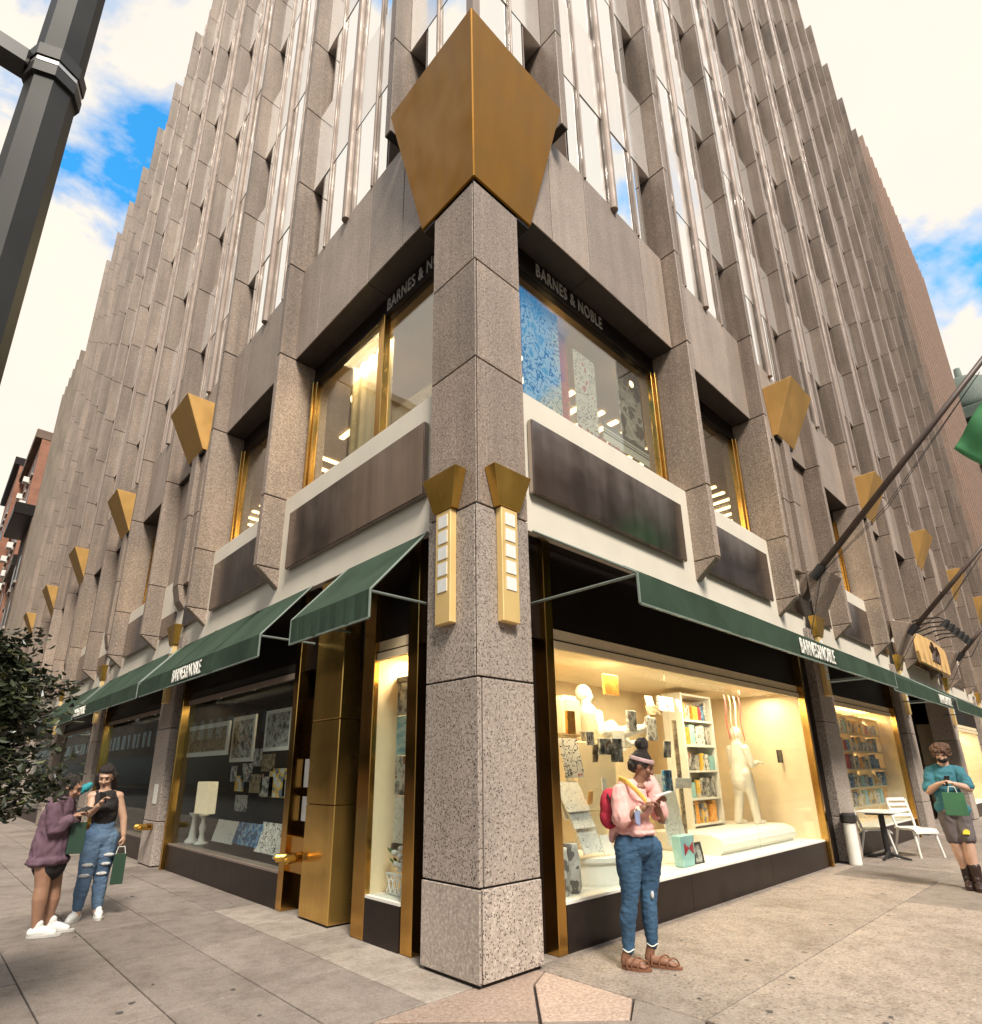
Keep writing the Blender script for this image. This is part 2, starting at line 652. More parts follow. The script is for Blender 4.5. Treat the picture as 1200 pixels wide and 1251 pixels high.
# left pavement along the side street: courses parallel to the shopfront
xs = [-4.3, -3.6, -2.97, -2.32, -1.705, -1.06, -0.41]
ys = [0.08, 1.13, 2.51, 3.87, 5.25, 6.63, 8.0, 9.4, 10.8, 12.2, 13.6]
for i in range(6):
    off = 0.0
    for j in range(len(ys) - 1):
        slab(xs[i], xs[i + 1], ys[j] + off, ys[j + 1] + off, 'slab_grey' if (i * 7 + j * 5) % 6 else 'slab_dark')
for j, (a, b_) in enumerate(zip([0.08, 0.72, 1.52, 2.25, 3.0, 3.9, 5.0, 6.1, 7.2, 8.3, 9.4, 10.5, 11.6, 12.7], [0.72, 1.52, 2.25, 3.0, 3.9, 5.0, 6.1, 7.2, 8.3, 9.4, 10.5, 11.6, 12.7, 13.6])):
    slab(-0.41, 0.9, a, b_, 'slab_pale' if j < 5 else 'slab_grey')
far = MB()
for i in range(6):
    y = 13.6
    while y < 88:
        far.box(xs[i] + .005, xs[i + 1] - .005, y + .005, y + 1.37, -0.05, 0)
        y += 1.38
fo = far.build('far_slabs', 'slab_grey', walk)
tag(fo, kind='stuff')
slab(-0.41, 0.9, 13.6, 88, 'slab_grey')
# avenue pavement: pebbled concrete in large bays with a few grey repairs
for x0, x1 in ((0.64, 5.4), (5.4, 6.85), (6.85, 9.6), (9.6, 14), (14, 19), (19, 26), (26, 40), (40, 88)):
    slab(x0, x1, -1.33, 0.9, 'slab_pebble' if not (5 < x0 < 6) else 'slab_pebble')
for x0, x1, m_ in ((0.64, 5.4, 'slab_pebble'), (5.4, 8.15, 'slab_dark'), (8.15, 14, 'slab_pebble'), (14, 26, 'slab_pebble'), (26, 88, 'slab_pebble')):
    slab(x0, x1, -3.2, -1.33, m_)
    slab(x0, x1, -7.0, -3.2, 'slab_pebble')
slab(6.85, 8.15, -1.326, -0.15, 'slab_dark', dz=0.004)
# reddish granite at the corner, cut on the diagonal
for pts, m_ in (([(-0.83, 0.07), (0.04, 0.07), (0.04, 0.2), (0.63, 0.2), (0.63, -0.04), (0.36, -0.17), (-0.09, -0.62)], 'granite_red'),
                ([(0.63, -0.05), (0.63, -0.82), (0.32, -1.0), (-0.08, -0.64), (0.37, -0.185)], 'granite_red'),
                ([(-0.85, 0.06), (-0.11, -0.64), (-0.52, -1.02), (-1.25, -0.3), (-1.25, 0.06)], 'slab_grey'),
                ([(-0.09, -0.66), (0.31, -1.02), (0.63, -0.84), (0.63, -1.33), (0.1, -1.6), (-0.5, -1.03)], 'slab_grey')):
    mb = MB().prism([(x, y, -0.05) for x, y in pts], (0, 0, 0.0505))
    mb.build('slab', m_, walk, bevel=0.004)
slab(-4.3, 0.63, -7.0, -1.61, 'slab_pebble')
slab(-4.3, -1.26, -1.6, 0.07, 'slab_grey')

plain('gum_grey', (0.10, 0.09, 0.082), 0.8)
rk = random.Random(21)
mb = MB()
for i in range(46):
    x, y = (rk.uniform(-3.2, -.1), rk.uniform(.4, 8)) if i % 2 else (rk.uniform(.8, 8), rk.uniform(-3, -.1))
    r_ = rk.uniform(.010, .026)
    mb.poly([(x + r_ * math.cos(a) * rk.uniform(.7, 1.2), y + r_ * math.sin(a) * rk.uniform(.7, 1.2), .0046) for a in [2 * PI * k / 9 for k in range(9)]])
tag(mb.build('gum_spots', 'gum_grey', walk), kind='stuff')

# ------------------------------------------------------------------ the corner building
M, F0, FW, FD = 2.8675, 1.342, 0.13, 0.25      # fin spacing, first fin, fin width, fin projection
ZBB, ZBT, HF = 7.75, 9.52, 1.82                # beam bottom, beam top, half a storey
ZS, ZTIP, ZA, DC, DW = 5.31, 3.90, 3.72, 0.08, 0.36
ROOF = {'R': 43.6, 'L': 34.3}
NF = {'R': 12, 'L': 12}
bld = thing('office_building', 'tall granite office building with stone fins and bookshop at street level', 'building')


def fin_t(k):
    return F0 + M * k


# fins: the near ones block by block, the far ones one mesh each
for side in 'RL':
    rows = [(ZBB, ZBT)]
    z = ZBT
    while z < ROOF[side] - 0.3:
        rows.append((z, min(z + HF, ROOF[side])))
        z += HF
    bm_first = fbox(MB(), side, 0, FW, -FD, 0.33, 0.009, ZBT - ZBB - 0.009).mesh('stone_block', 'granite_tower', bevel=0.006)
    bm_std = fbox(MB(), side, 0, FW, -FD, 0.33, 0.009, HF - 0.009).mesh('stone_block', 'granite_tower', bevel=0.006)
    for k in range(NF[side] + 1):
        if k <= 7:
            for i, (z0, z1) in enumerate(rows):
                if k == 0 and i == 0:
                    continue
                if z1 - z0 < HF - 0.1 and i:
                    fbox(MB(), side, fin_t(k), fin_t(k) + FW, -FD, 0.3, z0 + .006, z1).build('stone_block', 'granite_tower', bld, bevel=0.012)
                    continue
                put('stone_block', bm_first if i == 0 else bm_std, bld, loc=P(side, fin_t(k), 0, z0))
        else:
            mb = MB()
            for z0, z1 in rows:
                fbox(mb, side, fin_t(k), fin_t(k) + FW, -FD, 0.30, z0 + .01, z1 - .01)
            fbox(mb, side, fin_t(k) + .02, fin_t(k) + FW - .02, -FD + .02, 0.29, ZBB, ROOF[side] - .02)
            mb.build('stone_fin', 'granite_tower', bld)
    # second-storey piers under the fins, their feet cut to a point
    prof = [(-FD, ZBB - .006), (DW + .25, ZBB - .006), (DW + .25, ZS + .006), (-FD, ZS + .006)]
    prof2 = [(-FD, ZS - .006), (DW + .1, ZS - .006), (DW + .1, 4.23), (-FD, 4.23)]
    prof3 = [(-FD, 4.218), (DC + .05, 4.218), (DC + .05, ZTIP)]
    pm = [fprism(MB(), side, p, 0, FW).mesh('pier_block', 'granite_upper', bevel=0.01) for p in (prof, prof2, prof3)]
    for k in range(1, NF[side] + 1):
        for me in pm:
            put('pier_block', me, bld, loc=P(side, fin_t(k), 0, 0))
    # dark joints behind the fins and piers so that the gaps read as recessed mortar
    mb = MB()
    for k in range(NF[side] + 1):
        fbox(mb, side, fin_t(k) + .012, fin_t(k) + FW - .012, -FD + .012, 0.29, ZBB if k else ZBT, ROOF[side] - .05)
        if k:
            fbox(mb, side, fin_t(k) + .012, fin_t(k) + FW - .012, -FD + .012, DW, 4.24, ZBB)
    tag(mb.build('mortar', 'joint_dark', bld), kind='stuff')

# beams over the second storey: three panels a bay
for side in 'RL':
    for k in range(-1, NF[side] + 1):
        a = 0.675 if k == -1 else fin_t(k) + FW + .004
        b_ = fin_t(k + 1) - .004
        if k == -1:
            cuts = [0.675, b_]
        elif k == 0:
            cuts = [fin_t(0) - .008, fin_t(0) + FW / 2 + M / 2 - .72, fin_t(0) + FW / 2 + M / 2 + .69, b_]
        else:
            cc = fin_t(k) + FW / 2 + M / 2
            cuts = [a, cc - .72, cc + .69, b_]
        for c0, c1 in zip(cuts, cuts[1:]):
            if k == -1:
                continue
            fbox(MB(), side, c0 + .007, c1 - .007, 0, DW, ZBB, ZBT - .004).build('beam_panel', 'granite_beam', bld, bevel=0.003)
    fbox(MB(), side, 0.672, fin_t(0) - .014, 0, DW, ZBB, ZBT - .004).build('beam_panel', 'granite_beam', bld, bevel=0.003)
    mb = fbox(MB(), side, .672, fin_t(NF[side] + 1), 0.07, DW - .02, ZBB + .03, ZBT - .03)
    tag(mb.build('mortar', 'joint_dark', bld), kind='stuff')

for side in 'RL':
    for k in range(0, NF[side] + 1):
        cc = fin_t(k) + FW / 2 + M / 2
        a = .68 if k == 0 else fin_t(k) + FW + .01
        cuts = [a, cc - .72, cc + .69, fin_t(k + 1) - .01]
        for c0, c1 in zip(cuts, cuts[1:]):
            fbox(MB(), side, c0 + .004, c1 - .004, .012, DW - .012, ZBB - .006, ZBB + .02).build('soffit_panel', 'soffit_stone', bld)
# tower glazing, spandrels and mullions
TW = (-1.37, -0.69, 0.0, 0.69, 1.37)
for side in 'RL':
    nrow = int((ROOF[side] - ZBT) / (2 * HF)) + 1
    fg, fs = MB(), MB()
    for k in range(-1, NF[side] + 1):
        if k == -1:
            edges = [0.06, F0 - .69 + .02, F0 - .40]
        else:
            cc = fin_t(k) + FW / 2 + M / 2
            edges = [fin_t(k) + FW + .36] + [cc + o_ for o_ in TW[1:4]] + [fin_t(k + 1) - .40]
        sp0, sp1 = (0.05, F0) if k == -1 else (fin_t(k) + FW, fin_t(k + 1))
        # jamb posts where the glass stops short of the fins
        for u in ([edges[-1]] if k == -1 else [edges[0] - .05, edges[-1]]):
            fbox(MB(), side, u + .015, u + .035, .03, .33, ZBT + .004, ROOF[side] - .3).build('jamb_post', 'mullion_metal', bld)
        for r in range(nrow):
            z0 = ZBT + 2 * HF * r
            z1 = min(z0 + HF, ROOF[side] - .3)
            z2 = min(z0 + 2 * HF, ROOF[side] - .2)
            near = k <= 4 and r < 5
            for e0, e1 in zip(edges, edges[1:]):
                if z1 - z0 < .3:
                    continue
                if near:
                    mb = fbox(MB(), side, e0 + .015, e1 - .015, -.004, .004, z0 + .01, z1 - .01)
                    me = mb.mesh('window_pane', 'tower_glass')
                    c = Vector(((e0 + e1) / 2, 0, (z0 + z1) / 2))
                    off = P(side, c.x, 0, c.z)
                    for v in me.vertices:
                        v.co -= off
                    o = put('window_pane', me, bld, loc=P(side, c.x, 0.030, c.z))
                    o.rotation_euler = (random.uniform(-.004, .004), random.uniform(-.004, .004), random.uniform(-.005, .005))
                else:
                    fbox(fg, side, e0 + .01, e1 - .01, .026 + random.uniform(-.003, .003), .038, z0, z1)
            if z2 - z1 > .3:
                if near:
                    fbox(MB(), side, sp0 + .004, sp1 - .004, 0.016, 0.33, z1, z2 - .004).build('spandrel_panel', 'stone_spandrel', bld, bevel=0.006)
                else:
                    fbox(fs, side, sp0 + .004, sp1 - .004, 0.016, 0.33, z1, z2 - .004)
        # mullions run the full height of the tower
        top = ROOF[side] - .2
        if k >= 0:
            cc = fin_t(k) + FW / 2 + M / 2
            tt = [(cc - .69, 0), (cc, 1), (cc + .69, 0)]
        else:
            tt = [(F0 - .67, 0)]
        for t_, big in tt:
            mb = MB()
            if big:
                p0, p1 = P(side, t_, -.012, ZBT - .06), P(side, t_, -.012, top)
                mb.tube([p0, p1], .068, 14)
                fbox(mb, side, t_ - .04, t_ + .04, .0, .2, ZBT + .004, top)
                mb.build('mullion', 'mullion_metal', bld, smooth=False)
            else:
                p0, p1 = P(side, t_, -.005, ZBT - .02), P(side, t_, -.005, top)
                mb.tube([p0, p1], .024, 8)
                fbox(mb, side, t_ - .018, t_ + .018, .0, .2, ZBT + .004, top)
                mb.build('mullion', 'mullion_metal', bld)
    if fg.v:
        tag(fg.build('far_glazing', 'tower_glass', bld), kind='stuff')
        tag(fs.build('far_spandrels', 'stone_spandrel', bld), kind='stuff')
fbox(MB(), 'R', 0.02, 0.14, 0.02, 0.14, ZBT, ROOF['L']).build('corner_mullion', 'mullion_metal', bld)

# building core behind the glass, roof slabs
mb = MB()
mb.box(0.34, fin_t(NF['R'] + 1), 0.34, 14, ZBT, ROOF['L'] - .4)
mb.box(0.7, fin_t(NF['R'] + 1), 0.34, 14, ROOF['L'] - .4, ROOF['R'] - .4)
mb.box(0.34, 14, 14, fin_t(NF['L'] + 1), ZBT, ROOF['L'] - .4)
mb.build('core_wall', 'interior_dark', bld)
MB().box(fin_t(NF['R'] + 1) - .3, fin_t(NF['R'] + 1), 0.3, 14, 0, ZBT).build('end_wall', 'granite_upper', bld)
MB().box(0.3, 14, fin_t(NF['L'] + 1) - .3, fin_t(NF['L'] + 1), 0, ZBT).build('end_wall', 'granite_upper', bld)
MB().box(0.03, .665, 0.03, .665, ZBB, ZBT - .004).build('corner_block', 'granite_beam', bld)

# corner column: five courses of two mitred slabs round a dark core
zc = [0.02, .638, 2.2, 3.75, 5.31, 6.52, 7.74]
CW = 0.675
MB().box(.02, CW - .02, .02, CW - .02, 0, ZBB).build('column_core', 'joint_dark', bld)
for i, (z0, z1) in enumerate(zip(zc, zc[1:])):
    e = [0.005, 0.0, 0.0, 0.0, 0.0, 0.0][i]
    jt = [0.03, 0.05, -0.02, 0.02, 0.03, -0.02][i]       # the vertical joint near the arris
    g = .008
    a, b_ = -e, CW + e
    if jt >= 0:
        mb1 = MB().box(a + jt + g, b_, a, b_, z0 + g, z1 - g)
        mb2 = MB().box(a, a + jt - g, a, b_, z0 + g, z1 - g)
    else:
        mb1 = MB().box(a, b_, a, a - jt - g, z0 + g, z1 - g)
        mb2 = MB().box(a, b_, a - jt + g, b_, z0 + g, z1 - g)
    mb1.build('column_block', 'granite_column' if i < 3 else 'granite_upper', bld, bevel=.004)
    mb2.build('column_block', 'granite_column' if i < 3 else 'granite_upper', bld, bevel=.004)


# street-level columns
COLT = {'R': [8.52 + 2 * M * i for i in range(6)], 'L': [8.30 + 2 * M * i for i in range(5)]}
for side in 'RL':
    for c in COLT[side]:
        w = .37
        for z0, z1, e in ((0.01, .70, .004), (.70, 2.24, 0), (2.24, 3.90, 0)):
            fbox(MB(), side, c - w - e, c + w + e, 0 - e, .55, z0 + .006, z1 - .006).build('column_block', 'granite_column', bld, bevel=.008)
        fbox(MB(), side, c - w + .02, c + w - .02, .02, .53, 0, 3.9).build('column_core', 'joint_dark', bld)

# cream band, sill, bronze panels of the second storey; slot bays with a pilaster
slot = lambda k: k >= 2 and k % 2 == 0
for side in 'RL':
    end = fin_t(NF[side] + 1)
    fbox(MB(), side, CW, end, DC, DC + .22, ZA, ZS - .02).build('cream_band', 'cream_paint', bld)
    fbox(MB(), side, CW, end, DC + .004, DW + .1, ZS - .018, ZS).build('sill', 'cream_paint', bld)
    for k in range(0, NF[side] + 1):
        a = CW + .12 if k == 0 else fin_t(k) + FW + .16
        b_ = fin_t(k + 1) - .33 if k == 0 else fin_t(k + 1) - .30
        if k == 0:
            b_ = fin_t(1) - .33
        if k == NF[side]:
            continue
        if slot(k):
            cc = fin_t(k) + FW / 2 + M / 2
            # granite infill and fluted pilaster under the gold lantern
            fbox(MB(), side, fin_t(k) + FW + .004, cc - .50, .10, .3, 4.55, ZBB - .004).build('infill_panel', 'granite_upper', bld, bevel=.006)
            fbox(MB(), side, cc + .50, fin_t(k + 1) - .004, .10, .3, 4.55, ZBB - .004).build('infill_panel', 'granite_upper', bld, bevel=.006)
            for z0, z1 in ((6.45, 7.84), (4.98, 6.438)):
                for j, (u0, u1, dd) in enumerate(((-.46, -.20, -.02), (-.17, .17, -.10), (.20, .46, -.02))):
                    fbox(MB(), side, cc + u0, cc + u1, dd, .28, z0, z1).build('pilaster_block', 'granite_upper', bld, bevel=.008)
            fprism(MB(), side, [(-.10, 4.968), (.09, 4.968), (.09, 4.50), (-.03, 4.66)], cc - .17, cc + .17).build('pilaster_foot', 'granite_upper', bld, bevel=.006)
            for (u0, u1) in ((a - .1, cc - .30), (cc + .26, b_ + .1)):
                fbox(MB(), side, u0, u1, DC - .045, DC - .003, 4.12, 4.55).build('bronze_panel', 'bronze_panel', bld, bevel=.006)
        else:
            fbox(MB(), side, a, b_, DC - .075, DC - .003, 4.12, 4.97).build('bronze_panel', 'bronze_panel', bld, bevel=.012, seg=2)

# second-storey windows: brass frames, dark head, glass
for side in 'RL':
    for k in range(0, NF[side]):
        if slot(k):
            continue
        a = CW + .005 if k == 0 else fin_t(k) + FW + .005
        b_ = fin_t(k + 1) - .005
        win = thing('upper_window', None, None)
        win.parent = bld
        PINV[win.name] = Matrix.Identity(4)
        jb = [(a, a + .07, DW - .02), (b_ - .07, b_, DW - .06), (b_ - .12, b_ - .075, DW - .02)]
        if side == 'L' and k == 0:
            jb += [(2.14, 2.22, DW - .05), (2.24, 2.32, DW - .02)]
        for j0, j1, jd in jb:
            fbox(MB(), side, j0, j1, jd, DW + .06, ZS + .002, ZBB - .30).build('jamb', 'brass', win, bevel=.006)
        fbox(MB(), side, a, b_, DW - .01, DW + .10, ZBB - .30, ZBB - .004).build('head', 'dark_bronze', win)
        cuts = [a + .07, b_ - .12]
        if side == 'L' and k == 0:
            cuts = [a + .07, 2.14, 2.32, b_ - .12]
            prs = [(cuts[0], cuts[1]), (cuts[2], cuts[3])]
        else:
            prs = [(cuts[0], cuts[1])]
        for c0, c1 in prs:
            fbox(MB(), side, c0, c1, DW + .02, DW + .032, ZS + .002, ZBB - .30).build('pane', 'upper_glass', win)

# second-storey room: floor, ceiling, back walls, rows of lit ceiling troffers
mb = MB()
mb.box(DW + .1, 40, DW + .1, 9, ZS - .3, ZS - .022)
mb.box(DW + .1, 9, 9, 38, ZS - .3, ZS - .022)
mb.build('upper_floor', 'interior_dark', bld)
mb = MB()
mb.box(DW + .12, 40, DW + .12, 9, ZBB - .28, ZBB - .1)
mb.box(DW + .12, 9, 9, 38, ZBB - .28, ZBB - .1)
mb.build('upper_ceiling', 'interior_tan', bld)
mb = MB()
mb.box(9, 40, 8.9, 9, ZS, ZBB - .2)
mb.box(8.9, 9, 9, 38, ZS, ZBB - .2)
mb.build('upper_back_wall', 'interior_tan', bld)
fx = MB().box(-.045, .045, -.42, .42, -.03, 0).mesh('troffer', 'lamp_warm')
for ix in range(34):
    for iy in range(2):
        put('ceiling_troffer', fx, bld, loc=(1.5 + ix * .42, 1.9 + iy * 3.0, ZBB - .283))
for iy in range(30):
    for ix in range(2):
        put('ceiling_troffer', fx, bld, loc=(2.0 + ix * 3.0, 6.2 + iy * .42, ZBB - .283), rot=(0, 0, PI / 2))

for nm, loc_ in (('room_fill', (3.2, 3.2, ZBB - .4)), ('room_fill', (11.0, 3.0, ZBB - .4)), ('room_fill', (3.0, 11.0, ZBB - .4))):  # unseen lamps added to brighten the room beyond what its troffers give
    la = bpy.data.lights.new(nm, 'AREA')
    la.size = 3.2
    la.energy = 130
    la.color = (1.0, .74, .42)
    ob = bpy.data.objects.new(nm, la)
    COL.objects.link(ob)
    ob.location = loc_
    ob.parent = bld
area_lamp('curtain_fill', P('L', 2.9, .50, ZBB - .34), .2, 1.0, 16, parent=bld)  # unseen lamp added above the curtain to brighten it

# ------------------------------------------------------------------ buildings across the streets (seen in the glass and brass)
plain('pale_brick', (0.36, 0.32, 0.27), 0.85, var=0.15, scale=0.8)
plain('tan_stone', (0.24, 0.195, 0.155), 0.85, var=0.2, scale=0.6)
plain('brown_stone', (0.17, 0.115, 0.085), 0.85, var=0.25, scale=0.7)
plain('red_brick', (0.30, 0.135, 0.085), 0.85, var=0.2, scale=1.2)
plain('office_glass', (0.04, 0.045, 0.048), 0.25, var=0.2, scale=0.4, spec=0.4)


def block(name, label, x0, x1, y0, y1, h, wall, fl=3.6, bay=2.6, wh=1.9, ww=1.5, faces=('e', 'n'), group=None):
    """a street building with punched windows on the faces named (e: +X face, n: +Y, w: -X, s: -Y)"""
    b = thing(name, label, 'building', ((x0 + x1) / 2, (y0 + y1) / 2, 0), group)
    MB().box(x0, x1, y0, y1, -.15, h).build('wall', wall, b)
    MB().box(x0 - .3, x1 + .3, y0 - .3, y1 + .3, h, h + .8).build('cornice', wall, b, bevel=.05)
    wm = MB()
    z = 4.8
    while z + wh < h - .6:
        for f in faces:
            L0, L1 = (y0, y1) if f in 'ew' else (x0, x1)
            u = L0 + bay / 2
            while u + ww / 2 < L1 - .3:
                if f == 'e':
                    wm.box(x1 - .05, x1 + .04, u - ww / 2, u + ww / 2, z, z + wh)
                if f == 'w':
                    wm.box(x0 - .04, x0 + .05, u - ww / 2, u + ww / 2, z, z + wh)
                if f == 'n':
                    wm.box(u - ww / 2, u + ww / 2, y1 - .05, y1 + .04, z, z + wh)
                if f == 's':
                    wm.box(u - ww / 2, u + ww / 2, y0 - .04, y0 + .05, z, z + wh)
                u += bay
        z += fl
    tag(wm.build('windows', 'office_glass', b), kind='stuff')
    sm = MB()
    for f in faces:
        if f == 'e':
            sm.box(x1 - .05, x1 + .06, y0 + .4, y1 - .4, 0.3, 3.6)
        if f == 'n':
            sm.box(x0 + .4, x1 - .4, y1 - .05, y1 + .06, 0.3, 3.6)
    if sm.v:
        tag(sm.build('shopfront', 'dark_bronze', b), kind='stuff')
    return b


block('apartment_block', 'pale banded building across the side street, mirrored in the upper windows', -40, -18, 3, 34, 15.5, 'pale_brick', 3.4, 1.6, 1.7, 1.25, ('e', 's'))
block('apartment_block', 'tan building further along the far side of the side street', -40, -18, 34.5, 320, 33, 'tan_stone', faces=('e',))
block('office_block', 'wide tan building across the avenue', -4, 42, -60, -34, 25, 'tan_stone', faces=('n', 'w'))
block('office_block', 'brown building further along the far side of the avenue', 42.5, 330, -60, -34, 40, 'brown_stone', faces=('n',))
block('office_block', 'pale building diagonally across the crossing', -50, -20, -60, -34, 30, 'pale_brick', faces=('n', 'e'))

# ------------------------------------------------------------------ storefronts
def child_empty(name, parent):
    e = bpy.data.objects.new(name, None)
    COL.objects.link(e)
    e.parent = parent
    return e


def storefront(side, t0, t1, cuts, depth, back, floor_mat, lamp, zk=.39, zh=2.60, kicks=1):
    """display window: stone kick plate, brass jambs, panes, and the lit niche behind"""
    w = child_empty('shop_window', bld)
    for i in range(kicks):
        a, b_ = t0 + (t1 - t0) * i / kicks, t0 + (t1 - t0) * (i + 1) / kicks
        fbox(MB(), side, a + .002, b_ - .002, .10, .30, 0, zk - .025).build('kick_plate', 'kick_stone', w, bevel=.003)
    fbox(MB(), side, t0, t1, .105, .28, zk - .024, zk).build('sill', 'display_white' if lamp > 11 else 'mullion_metal', w)
    for a, b_ in zip(cuts, cuts[1:]):
        fbox(MB(), side, a + .004, b_ - .004, .14, .152, zk + .001, zh).build('pane', 'shop_glass', w)
    # niche
    fbox(MB(), side, t0, t1, .28, depth, zk - .05, zk - .004).build('niche_floor', floor_mat, w)
    fbox(MB(), side, t0 - .1, t1 + .1, depth, depth + .1, zk - .05, zh + .12).build('niche_back', back, w)
    fbox(MB(), side, t0 - .06, t0 - .004, .16, depth, zk - .05, zh + .1).build('niche_side', back, w)
    fbox(MB(), side, t1 + .004, t1 + .06, .16, depth, zk - .05, zh + .1).build('niche_side', back, w)
    fbox(MB(), side, t0 - .06, t1 + .06, .15, depth + .1, zh + .10, zh + .2).build('niche_ceiling', back, w)
    fbox(MB(), side, t0, t1, .125, .175, zh, zh + .075).build('head', 'display_cream' if lamp > 11 else 'mullion_metal', w)
    fbox(MB(), side, t0 - .35, t1 + .35, .16, .24, zh + .076, ZA + .1).build('fascia', 'dark_bronze', w)
    if lamp:
        n_ = max(1, int((t1 - t0) / 1.05))
        for i in range(n_):
            tt = t0 + (t1 - t0) * (i + .5) / n_
            p = P(side, tt, .55, zh + .095)
            MB().lathe(P(side, tt, .40, zh + .085), [(.035, 0), (.035, .014)], 12).build('downlight', 'lamp_warm', w)
        p = P(side, (t0 + t1) / 2, .62, zh + .05)
        L_ = t1 - t0 - .3
        area_lamp('display_light', p, L_ if side == 'R' else .3, .3 if side == 'R' else L_, lamp, parent=w)
    return w


def post(side, t0, t1, d0, d1, z1=3.70, mat='brass', z0=0.0):
    return fbox(MB(), side, t0, t1, d0, d1, z0, z1).build('post', mat, bld, bevel=.006)


# avenue side, first bay
storefront('R', 1.11, 7.54, [1.12, 3.19, 5.24, 7.53], 1.95, 'display_cream', 'display_white', 92, kicks=3)
post('R', .985, 1.10, .095, .26)
post('R', .70, .745, .10, .22, mat='brass')
post('R', .745, .995, .24, .34, mat='dark_bronze')
post('R', 7.55, 7.63, .05, .24)
post('R', 7.63, 8.15, .14, .4, mat='dark_bronze')
# side street, first bay
storefront('L', 1.12, 1.67, [1.12, 1.67], .85, 'display_cream', 'display_white', 15, zk=.38, zh=2.57)
post('L', .945, 1.105, .105, .26)
post('L', .70, .92, .22, .34, mat='dark_bronze')
post('L', 1.675, 1.89, .10, .35)
storefront('L', 3.47, 7.52, [3.47, 7.52], 1.5, 'display_dark', 'kick_stone', 9, kicks=3)
post('L', 3.33, 3.46, .09, .40)
post('L', 3.12, 3.355, .30, .42, mat='dark_bronze')
post('L', 7.53, 7.61, .04, .24)
post('L', 7.61, 7.93, .14, .4, mat='dark_bronze')
# brass-clad pier in the entrance: three sheets on each face
for z0, z1 in ((0.02, 1.13), (1.138, 2.02), (2.028, 3.69)):
    MB().box(.09, .50, 2.29, 2.91, z0, z1).build('brass_sheet', 'brass_mirror', bld, bevel=.008)
MB().box(.12, .48, 2.32, 2.88, 0, 3.7).build('column_core', 'joint_dark', bld)
MB().box(.3, .34, 1.86, 2.29, 2.55, 3.7).build('fascia', 'dark_bronze', bld)
MB().box(.3, .34, 2.91, 3.36, 2.35, 3.7).build('fascia', 'dark_bronze', bld)
# entrance door set back behind the pier
dr = child_empty('entrance_door', bld)
MB().box(1.7, 1.76, 1.86, 3.36, 0, 2.5).build('door_leaf', 'dark_bronze', dr)
MB().box(.3, 1.7, 1.80, 1.855, 0, 3.7).build('lobby_wall', 'dark_bronze', bld)
MB().box(.42, 1.7, 3.361, 3.41, 0, 3.7).build('lobby_wall', 'dark_bronze', bld)
MB().box(.34, 1.7, 1.86, 3.36, 2.5, 2.6).build('lobby_ceiling', 'dark_bronze', bld)
MB().box(.24, .252, 3.16, 3.30, 1.30, 1.62).build('notice', 'white_print', bld)
MB().box(.24, .252, 3.16, 3.30, .93, 1.20).build('notice', 'white_print', bld)
# further bays
storefront('R', 9.15, 13.3, [9.15, 13.3], 1.6, 'display_cream', 'display_white', 60)
post('R', 8.90, 9.14, .14, .4, mat='dark_bronze')
post('R', 13.31, 13.40, .05, .24)
post('R', 13.40, 13.90, .14, .4, mat='dark_bronze')
MB().box(14.65, 19.6, .9, 1.0, 0, 3.7).build('entrance_wall', 'dark_bronze', bld)
MB().box(15.2, 17.0, .86, .89, 0.05, 2.4).build('entrance_glazing', 'kick_stone', bld)
post('R', 14.63, 14.75, .1, .9, mat='dark_bronze')
storefront('R', 20.6, 25.0, [20.6, 25.0], 1.6, 'display_cream', 'display_white', 60)
storefront('R', 26.2, 37.0, [26.2, 37.0], 1.6, 'display_dark', 'kick_stone', 0)
storefront('L', 9.05, 13.3, [9.05, 13.3], 1.5, 'display_dark', 'kick_stone', 4, kicks=3)
post('L', 8.68, 9.04, .14, .4, mat='dark_bronze')
post('L', 13.31, 13.4, .05, .24)
post('L', 13.4, 13.66, .14, .4, mat='dark_bronze')
storefront('L', 14.8, 19.0, [14.8, 19.0], 1.5, 'display_dark', 'kick_stone', 10)
storefront('L', 20.5, 37.0, [20.5, 37.0], 1.5, 'display_dark', 'kick_stone', 0)
# ground-floor ceiling and floor edge behind the band
MB().box(.3, 38, .3, 9, 3.76, 3.9).build('ground_ceiling', 'interior_dark', bld)
MB().box(.3, 9, 9.01, 38, 3.76, 3.9).build('ground_ceiling', 'interior_dark', bld)
MB().box(2.6, 38, 2.6, 2.7, 0, 3.76).build('inner_wall', 'interior_dark', bld)
MB().box(2.6, 2.7, 2.71, 38, 0, 3.76).build('inner_wall', 'interior_dark', bld)

# window decals of the second storey
put_text('window_lettering', 'R', 'BARNES & NOBLE', 'dim_print', 2.10, DW - .02, ZBB - .155, .20, 1.42, bld, bold=.01)
put_text('window_lettering', 'L', 'BARNES & NOBLE', 'dim_print', 1.42, DW - .02, ZBB - .155, .20, 1.42, bld, bold=.01)


